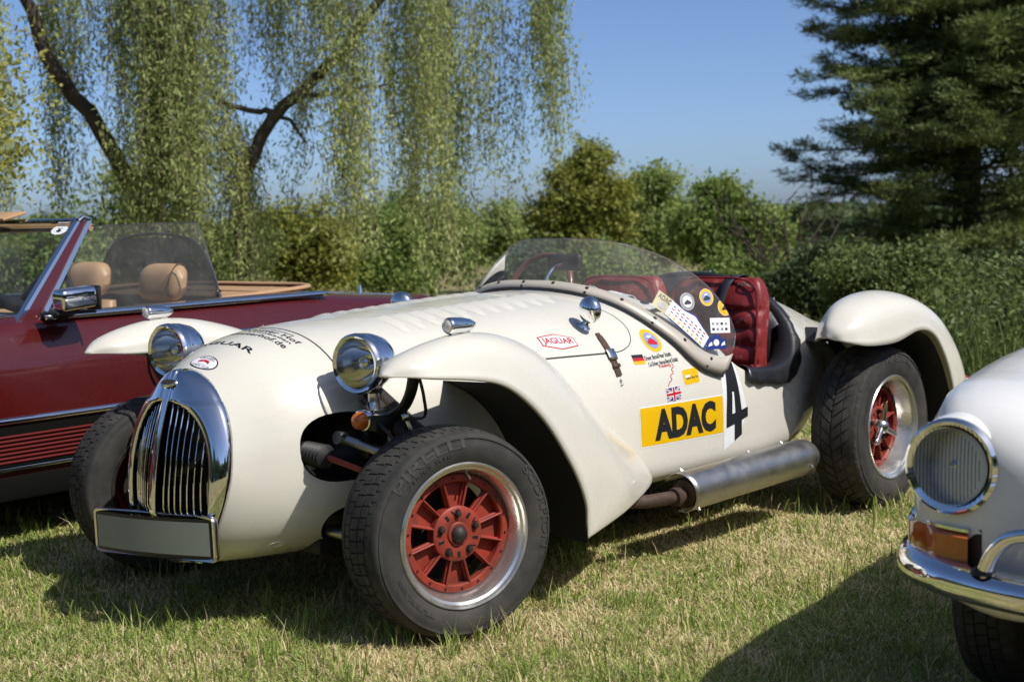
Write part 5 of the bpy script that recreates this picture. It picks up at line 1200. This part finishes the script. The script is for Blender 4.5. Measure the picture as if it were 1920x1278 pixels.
# ------------------------------------------------------------------ trees and shrubs
M['lf_willow'] = leafmat('willow_leaves', (0.19, 0.25, 0.075), (0.52, 0.56, 0.21), (0.70, 0.70, 0.38), .42, .5)
M['lf_olive'] = leafmat('olive_leaves', (0.142, 0.179, 0.034), (0.377, 0.386, 0.075), (0.603, 0.528, 0.113), .4, .6)
M['lf_green'] = leafmat('green_leaves', (0.104, 0.170, 0.038), (0.293, 0.377, 0.094), (0.490, 0.566, 0.170), .38, .6)
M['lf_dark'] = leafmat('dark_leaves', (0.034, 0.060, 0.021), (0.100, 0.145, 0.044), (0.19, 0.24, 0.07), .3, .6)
M['lf_light'] = leafmat('light_leaves', (0.170, 0.246, 0.066), (0.471, 0.546, 0.189), (0.720, 0.720, 0.377), .42, .8)
M["lf_pine"] = leafmat("pine_needles", (0.07, 0.105, 0.032), (0.23, 0.28, 0.085), (0.46, 0.49, 0.15), .2, .5)
M['lf_maple'] = leafmat('sunlit_leaves', (0.167, 0.200, 0.033), (0.416, 0.416, 0.100), (0.634, 0.567, 0.200), .4, 1.2)
M['lf_far'] = leafmat('far_leaves', (0.033, 0.059, 0.020), (0.100, 0.141, 0.041), (0.184, 0.217, 0.067), .3, .25)
M['lf_mid'] = leafmat('mid_green_leaves', (.07, .11, .03), (.21, .26, .075), (.38, .41, .15), .4, .8)
def leaf_quads(P, L_, W_, D=None, jitter=1.0):
    """rhombic leaves at P, length L_, width W_, along directions D (random if None)"""
    n = len(P); D = rng.normal(0, 1, (n, 3)) if D is None else D + rng.normal(0, jitter, (n, 3)) * .5
    D = D / np.maximum(1e-6, np.linalg.norm(D, axis=1))[:, None]; NB = rng.normal(0, 1, (n, 3)) * .62 + np.array([.35, -.30, .85]); S = np.cross(D, NB); S /= np.maximum(1e-6, np.linalg.norm(S, axis=1))[:, None]
    L_ = (L_ * rng.uniform(.6, 1.3, n))[:, None]; W_ = (W_ * rng.uniform(.7, 1.2, n))[:, None]
    V = np.stack([P, P + D * L_ * .45 + S * W_ * .5, P + D * L_, P + D * L_ * .45 - S * W_ * .5], 1).reshape(-1, 3)
    return V, np.arange(n * 4).reshape(n, 4)
def limb(b, pts, r0, r1, n=14, sides=8, wob=.03):
    P = curve(pts, n); P[1:-1] += rng.normal(0, wob, (n - 2, 3)); b.tube(P, np.linspace(r0, r1, n), sides)
def broadleaf(name, label, base, H, rad, mt, n_leaf, leaf, zlow=.25, nclump=60, group=None, cat='tree', trunk_r=.12, lobes=None):
    """tree or shrub: tapered trunk with limbs, crown of leaf clumps spread through uneven lobes"""
    root = empty(name, base); base = np.zeros(3); b = MB()
    lobes = list(lobes or [(0, 0, .62, 1.0)]); lobes = lobes * 2 + [(rng.uniform(-.85, .85), rng.uniform(-.4, .4), rng.uniform(.30, .66), rng.uniform(.16, .32)) for _ in range(5)]; cl = []
    top = H * .8
    limb(b, [(0, 0, -.05), (rad * .05, 0, H * .2), (-rad * .04, rad * .05, H * .5), (0, 0, H * .85)], trunk_r, trunk_r * .18)
    for k in range(nclump):
        lx, ly, lz, ls = lobes[k % len(lobes)]; v = rng.normal(0, 1, 3); v /= np.linalg.norm(v); rr = rng.random() ** .33
        c = np.array([lx * rad, ly * rad, lz * H]) + v * rr * np.array([rad * ls, rad * ls, H * (.95 - max(lz, zlow)) * ls if v[2] > 0 else (lz - zlow) * H * ls])
        cl.append((c, rng.uniform(.55, 1.2)))
    for c, s in cl[::max(1, nclump // 14)]:
        z0 = min(c[2] * .75, H * rng.uniform(.15, .6)); limb(b, [(0, 0, z0), (c[0] * .45, c[1] * .45, (z0 + c[2]) / 2 + .05 * H), tuple(c)], trunk_r * .35, .006, 8, 5, .02)
    b.build('trunk', 'bark', root)
    sz = np.array([s for c, s in cl]); cs = np.array([c for c, s in cl]); ii = rng.choice(len(cl), n_leaf, p=sz / sz.sum())
    sp = rad * .62 / math.sqrt(max(4, nclump) / 10)
    P = cs[ii] + rng.normal(0, 1, (n_leaf, 3)) * (sz[ii] * sp)[:, None] * np.array([1, 1, .72]); P = P[P[:, 2] > .03]
    sp_ = []
    for k in range(int(nclump * .9)):
        c = cs[rng.integers(len(cs))]; v = np.array([rng.normal(0, .8), rng.normal(0, .8), abs(rng.normal(.5, .7))]); v /= np.linalg.norm(v); Ls = rad * rng.uniform(.18, .55); m_ = int(26 * rng.uniform(.6, 1.4))
        q = c + v * (rng.random((m_, 1)) * Ls + rad * .12) + rng.normal(0, rad * .025, (m_, 3)); sp_.append(q)
    P = np.concatenate([P] + sp_); P = P[P[:, 2] > .03]
    V, F = leaf_quads(P, leaf, leaf * .55); nmesh('crown', V, F, mt, root)
    tag(root, label, cat, group); return root
def wpt(px, py, d):
    """scale of the photograph at distance d -> metres (layout helper)"""
    return ((px - 960) / 2850 * d, d, 1.2567 + (398 + (960 - px) * .0222 - py) / 2850 * d)

# weeping willow: two leaning trunks and curtains of hanging shoots
D0 = 13.0; wb_ = np.array([-2.75, D0, 0.0]); wil = empty('willow_tree', tuple(wb_))
tag(wil, 'large weeping willow with leaning trunks and hanging shoots behind the maroon car', 'tree')
def wl(px, py, dy=0): return tuple(np.array(wpt(px, py, D0)) - wb_ + [0, dy, 0])
b = MB(); limb(b, [(-.30, .1, -.1), wl(345, 520), wl(290, 400), wl(235, 310), wl(190, 220), wl(120, 130), wl(85, 30), wl(40, -160, -.3)], .10, .04, 24, 10, .012); b.build('trunk', 'bark', wil)
b = MB(); limb(b, [(.25, .0, -.1), wl(456, 540), wl(460, 400), wl(474, 320), wl(500, 262), wl(530, 215), wl(590, 165), wl(655, 105), wl(720, 20), wl(800, -140)], .075, .032, 26, 10, .012)
limb(b, [wl(528, 215), wl(480, 207), wl(440, 195), wl(405, 160), wl(390, 120)], .028, .012, 12, 6, .015); limb(b, [wl(520, 212), wl(560, 232), wl(585, 268)], .022, .010, 8, 6, .01)
limb(b, [wl(545, 200), wl(600, 180), wl(680, 175), wl(740, 160)], .024, .010, 10, 6, .015); limb(b, [wl(480, 310), wl(440, 285), wl(410, 240)], .014, .005, 8, 5, .015)
b.build('trunk', 'bark', wil)
sh_p, sh_d, sb_ = [], [], MB()
def shoots(px0, px1, dy0, dy1, pt0, pt1, pb0, pb1, count, dens=1.0):
    """bunches of hanging shoots; every bunch has its own length, fullness and drift"""
    nb_ = max(2, count // 7)
    for g in range(nb_):
        pc = rng.uniform(px0, px1); pb = rng.uniform(pb0, pb1); pt = rng.uniform(pt0, pt1); yc_ = D0 + rng.uniform(dy0, dy1); drift = rng.normal(0, .10); full_ = rng.uniform(.6, 1.5)
        for k in range(rng.integers(4, 11)):
            px = pc + rng.normal(0, 15); zt = wpt(px, pt + rng.normal(0, 25), D0)[2]; zb = wpt(px, pb + rng.normal(0, 55), D0)[2]
            if zb > zt - .2: zb = zt - .2
            x = (px - 960) / 2850 * D0; y = yc_ + rng.normal(0, .12); Ls = zt - zb; m_ = int(Ls * 100 * dens * full_)
            t = rng.random(m_) ** .8; s1, s2, p1 = drift + rng.normal(0, .07), rng.normal(0, .045), rng.uniform(0, 6)
            path = lambda t: np.stack([x + s1 * t + s2 * np.sin(t * 6 + p1), y + .1 * np.sin(t * 4 + p1), zt - Ls * t], 1)
            P = path(t) + rng.normal(0, .038, (m_, 3)) * (.6 + t)[:, None]; sh_p.append(P - wb_)
            d = np.tile([0, 0, -1.0], (m_, 1)) + rng.normal(0, .62, (m_, 3)); sh_d.append(d)
            sb_.tube(path(np.linspace(0, 1, 7)) - wb_, .0025, 3, caps=False)
shoots(-80, 100, -.8, .5, -260, -60, 200, 430, 90); shoots(100, 290, -.5, .8, -260, -60, 0, 190, 56); shoots(295, 425, -.7, .4, -260, 40, 300, 560, 112); shoots(330, 400, -.7, .2, -100, 100, 250, 520, 60)
shoots(420, 650, -.5, .9, -260, -60, 20, 190, 80); shoots(500, 640, -.3, .6, 60, 150, 180, 320, 30); shoots(640, 790, -.8, .8, -260, -40, 140, 430, 62); shoots(780, 890, -.8, .7, -260, -20, 220, 545, 66); shoots(880, 960, -.6, .6, -260, 0, 120, 400, 34); shoots(945, 1055, -.5, .6, -260, -40, 60, 330, 40)
shoots(600, 900, 1.0, 2.2, -160, 60, 150, 400, 18, .8); shoots(420, 480, -.3, .5, 200, 300, 380, 540, 35)
sb_.build('shoots', 'twig', wil)
V, F = leaf_quads(np.concatenate(sh_p), .058, .0155, np.concatenate(sh_d), .7); nmesh('crown', V, F, 'lf_willow', wil)

def shrub(px0, px1, ptop, d, mt, n, leaf, label, name='shrub', pbot=None, cat='shrub', nclump=60, zlow=.06, lobes=None, trunk_r=.05):
    x, _, zt = wpt((px0 + px1) / 2, ptop, d); rad = (px1 - px0) / 2 / 2850 * d
    return broadleaf(name, label, (x, d, 0), zt, rad, mt, n, leaf, zlow, nclump, cat=cat, lobes=lobes, trunk_r=trunk_r)
shrub(100, 310, 300, 17, 'lf_green', 13000, .065, 'green bush behind the leaning left willow trunk', lobes=[(-.4, 0, .5, .7), (.3, 0, .6, .8)])
shrub(470, 660, 318, 17, 'lf_olive', 14000, .06, 'yellowish olive bush between willow trunk and hanging shoots', lobes=[(-.3, 0, .66, .6), (.35, 0, .5, .6), (.1, 0, .35, .8)])
shrub(350, 525, 372, 16, 'lf_green', 8000, .055, 'low green bush beside the right willow trunk', lobes=[(-.3, 0, .5, .7), (.3, 0, .6, .6)])
shrub(625, 800, 352, 18, 'lf_green', 10000, .06, 'wide green bush behind the middle of the willow curtain', lobes=[(-.3, 0, .5, .8), (.4, .2, .6, .5)])
shrub(725, 895, 318, 19, 'lf_green', 13000, .065, 'tall green bush at the end of the willow curtain', lobes=[(-.3, 0, .72, .5), (.3, 0, .55, .6), (0, 0, .35, .9)])
shrub(-100, 140, 385, 16, 'lf_green', 10000, .065, 'green bush behind the maroon car windscreen', lobes=[(-.4, 0, .5, .7), (.4, 0, .6, .6)])
shrub(880, 1015, 362, 24, 'lf_light', 9000, .075, 'small pale green tree left of the tall olive-green tree', 'tree', cat='tree', lobes=[(-.2, 0, .75, .5), (.3, 0, .6, .6), (0, 0, .4, .9)])
shrub(1000, 1185, 250, 21, 'lf_olive', 26000, .07, 'tall olive-green bushy tree rising behind the roadster windscreen', 'tree', cat='tree', lobes=[(.20, 0, .84, .36), (-.15, 0, .70, .48), (.50, 0, .56, .5), (-.5, 0, .45, .5), (.1, 0, .4, .8)], zlow=.1, trunk_r=.1, nclump=110)
shrub(1140, 1310, 300, 22, 'lf_light', 20000, .07, 'green tree with pointed tufts in the middle of the hedge', 'tree', cat='tree', lobes=[(-.45, 0, .70, .40), (.15, 0, .84, .30), (.30, 0, .58, .5), (0, 0, .4, .9)], nclump=110)
shrub(1275, 1470, 312, 20, 'lf_green', 26000, .07, 'broad rounded green tree beside the bare shrub', 'tree', cat='tree', lobes=[(-.25, 0, .80, .36), (-.5, 0, .58, .45), (.15, 0, .64, .45), (.6, 0, .45, .42), (.1, 0, .35, .8)], nclump=110)
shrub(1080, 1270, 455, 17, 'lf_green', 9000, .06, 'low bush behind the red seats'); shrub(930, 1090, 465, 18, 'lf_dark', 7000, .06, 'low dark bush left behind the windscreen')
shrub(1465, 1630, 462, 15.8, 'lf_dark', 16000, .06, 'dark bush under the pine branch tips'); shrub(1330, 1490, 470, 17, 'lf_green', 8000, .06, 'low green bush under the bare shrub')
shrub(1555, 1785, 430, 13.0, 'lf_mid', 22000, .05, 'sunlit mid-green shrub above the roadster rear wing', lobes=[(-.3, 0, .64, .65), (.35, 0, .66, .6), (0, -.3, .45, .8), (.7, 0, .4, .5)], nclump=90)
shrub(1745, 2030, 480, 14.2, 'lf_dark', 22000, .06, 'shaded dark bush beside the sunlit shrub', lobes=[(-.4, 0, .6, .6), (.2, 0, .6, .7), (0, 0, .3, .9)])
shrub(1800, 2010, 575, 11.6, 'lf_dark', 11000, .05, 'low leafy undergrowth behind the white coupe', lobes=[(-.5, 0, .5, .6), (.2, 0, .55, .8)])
# leafless shrub
x, y, z = wpt(1465, 470, 17); bare = empty('bare_shrub', (x, y, 0)); b = MB()
for k in range(26):
    a = rng.uniform(-1, 1); h = z + rng.uniform(-.3, .75); tip = (a * .75 + rng.normal(0, .1), rng.normal(0, .3), h)
    P = curve([(rng.normal(0, .08), rng.normal(0, .08), 0), (a * .25, 0, h * .45), (a * .55, 0, h * .75), tip], 9); P[1:] += rng.normal(0, .035, (8, 3)); b.tube(P, np.linspace(.022, .005, 9), 5)
    for q in range(5):
        i = rng.integers(4, 9); d = rng.normal(0, 1, 3); d[2] = abs(d[2]) * .6; d *= rng.uniform(.15, .40) / np.linalg.norm(d); b.tube([P[i], P[i] + d * .5 + [0, 0, .03], P[i] + d], [.006, .004, .003], 4)
b.build('branches', 'bark', bare); tag(bare, 'leafless dark shrub with tangled twigs left of the pine', 'shrub')
# pine with layered, upturned boughs
D1 = 23.0; px_ = wpt(1810, 400, D1)[0]; pine = empty('pine_tree', (px_, D1, 0)); pine.scale = (1.53, 1.53, 1.0); tag(pine, 'tall dark pine with layered boughs at the right', 'tree')
b = MB(); limb(b, [(0, 0, -.1), (.03, 0, 1.5), (-.02, .02, 3.5), (0, 0, 9.0)], .16, .04, 20, 10, .01); b.build('trunk', 'bark', pine)
b = MB(); NP, ND = [], []
for k in range(150):
    z0 = rng.uniform(.75, 8.0); az = rng.uniform(0, 2 * math.pi)
    if k < 40: az = rng.uniform(math.pi * .80, math.pi * 1.25); z0 = .8 + .46 * (k // 4) + rng.normal(0, .10)
    elif k < 110: az = rng.uniform(math.pi * 1.15, math.pi * 1.95); z0 = rng.uniform(.15, 5.6)
    Lb = (1.95 - .13 * z0) * rng.uniform(.72, 1.12); d = np.array([math.cos(az), math.sin(az), 0]); s = np.array([-d[1], d[0], 0])
    P = curve([(0, 0, z0), tuple(d * Lb * .4 + s * rng.normal(0, .05) + [0, 0, z0 + .10 + rng.normal(0, .05)]), tuple(d * Lb * .75 + s * rng.normal(0, .10) + [0, 0, z0 + .12 + rng.normal(0, .09)]), tuple(d * Lb + s * rng.normal(0, .15) + [0, 0, z0 + .22 + rng.normal(0, .12)])], 12); b.tube(P, np.linspace(.030, .007, 12), 5)
    for q in range(40):
        t = rng.uniform(.22, 1.0) ; i = min(10, int(t * 11)); c = P[i] * (1 - (t * 11 - i)) + P[i + 1] * (t * 11 - i); off = s * rng.normal(0, .20 * (1.2 - t)) * 1.3; c = c + off + [0, 0, rng.normal(.03, .05)]
        m_ = 30; NP.append(c + rng.normal(0, .035, (m_, 3)) * [1.4, 1.4, .55]); ND.append(np.tile(d * .8 + off * 2 + [0, 0, .35], (m_, 1)) + rng.normal(0, .75, (m_, 3)))
b.build('boughs', 'bark', pine); V, F = leaf_quads(np.concatenate(NP), .10, .015, np.concatenate(ND), .5); nmesh('crown', V, F, 'lf_pine', pine)
broadleaf('tree', 'dark broad-leaved tree filling the upper right corner', (wpt(1990, 400, 25)[0], 25, 0), 7.6, 2.6, 'lf_dark', 60000, .13, .10, 150, cat='tree', lobes=[(-.3, 0, .35, .7), (.2, 0, .55, .9), (-.35, 0, .68, .7), (-.45, -.2, .5, .6)], trunk_r=.16)
# young sunlit tree, only its right edge in view
broadleaf('tree', 'sunlit yellow-green young tree at the upper left edge', (-4.30, 11.2, 0), 3.9, .78, 'lf_maple', 9000, .055, .42, 46, cat='tree', lobes=[(0, 0, .62, .9), (.35, 0, .55, .6), (.1, 0, .78, .6)], trunk_r=.06)
# tall weeds along the hedge foot
n = 5200; wy = rng.uniform(9.2, 14.5, n); wx = np.where(rng.random(n) < .55, rng.uniform(.27, .44, n) * wy, rng.uniform(-.42, .30, n) * wy); hgt = .35 + .25 * (wx / wy > .25)
V, F, T = blades(wx, wy, rng.uniform(.45, 1.25, n) * hgt, rng.uniform(.006, .014, n), rng.uniform(.02, .5, n), np.where(rng.random(n) < .12, rng.uniform(.55, .8, n), rng.uniform(.0, .12, n)), z=np.zeros(n), curl=.3)
n4 = 5000; wy2 = rng.uniform(9.5, 12.5, n4); P4 = np.stack([rng.uniform(.28, .44, n4) * wy2, wy2, rng.random(n4) ** 1.3 * .85], 1); V4, F4 = leaf_quads(P4, .06, .03)
F4 = np.concatenate([F4[:, [0, 1, 2]], F4[:, [0, 2, 3]]]); T4 = np.tile(np.repeat(rng.uniform(.0, .14, n4), 4), 1)
tag(nmesh('tall_weeds', np.concatenate([V, V4]), np.concatenate([F, F4 + len(V)]), 'lf_mid'), 'tall grass and weeds along the foot of the hedge', kind='stuff')
# distant wood closing the meadow all round
n = 150000; a = rng.uniform(0, 2 * math.pi, n); rr = rng.normal(46, 4, n); top = 1.6 + 5.0 * vnoise(np.cos(a) * 10, np.sin(a) * 10, 1.0, 21) ** 1.5; fwd = np.abs(((a - math.pi / 2 + math.pi) % (2 * math.pi)) - math.pi); top = np.where(fwd < .5, .6 + .18 * top, np.where(fwd > 1.1, 4.0 + 1.9 * top, top))
P = np.stack([rr * np.cos(a), rr * np.sin(a), rng.random(n) ** .8 * top], 1); V, F = leaf_quads(P, np.where(fwd > 1.1, .75, .34), np.where(fwd > 1.1, .55, .24))
tag(nmesh('far_woodland', V, F, 'lf_far'), 'distant line of trees round the meadow', kind='stuff')
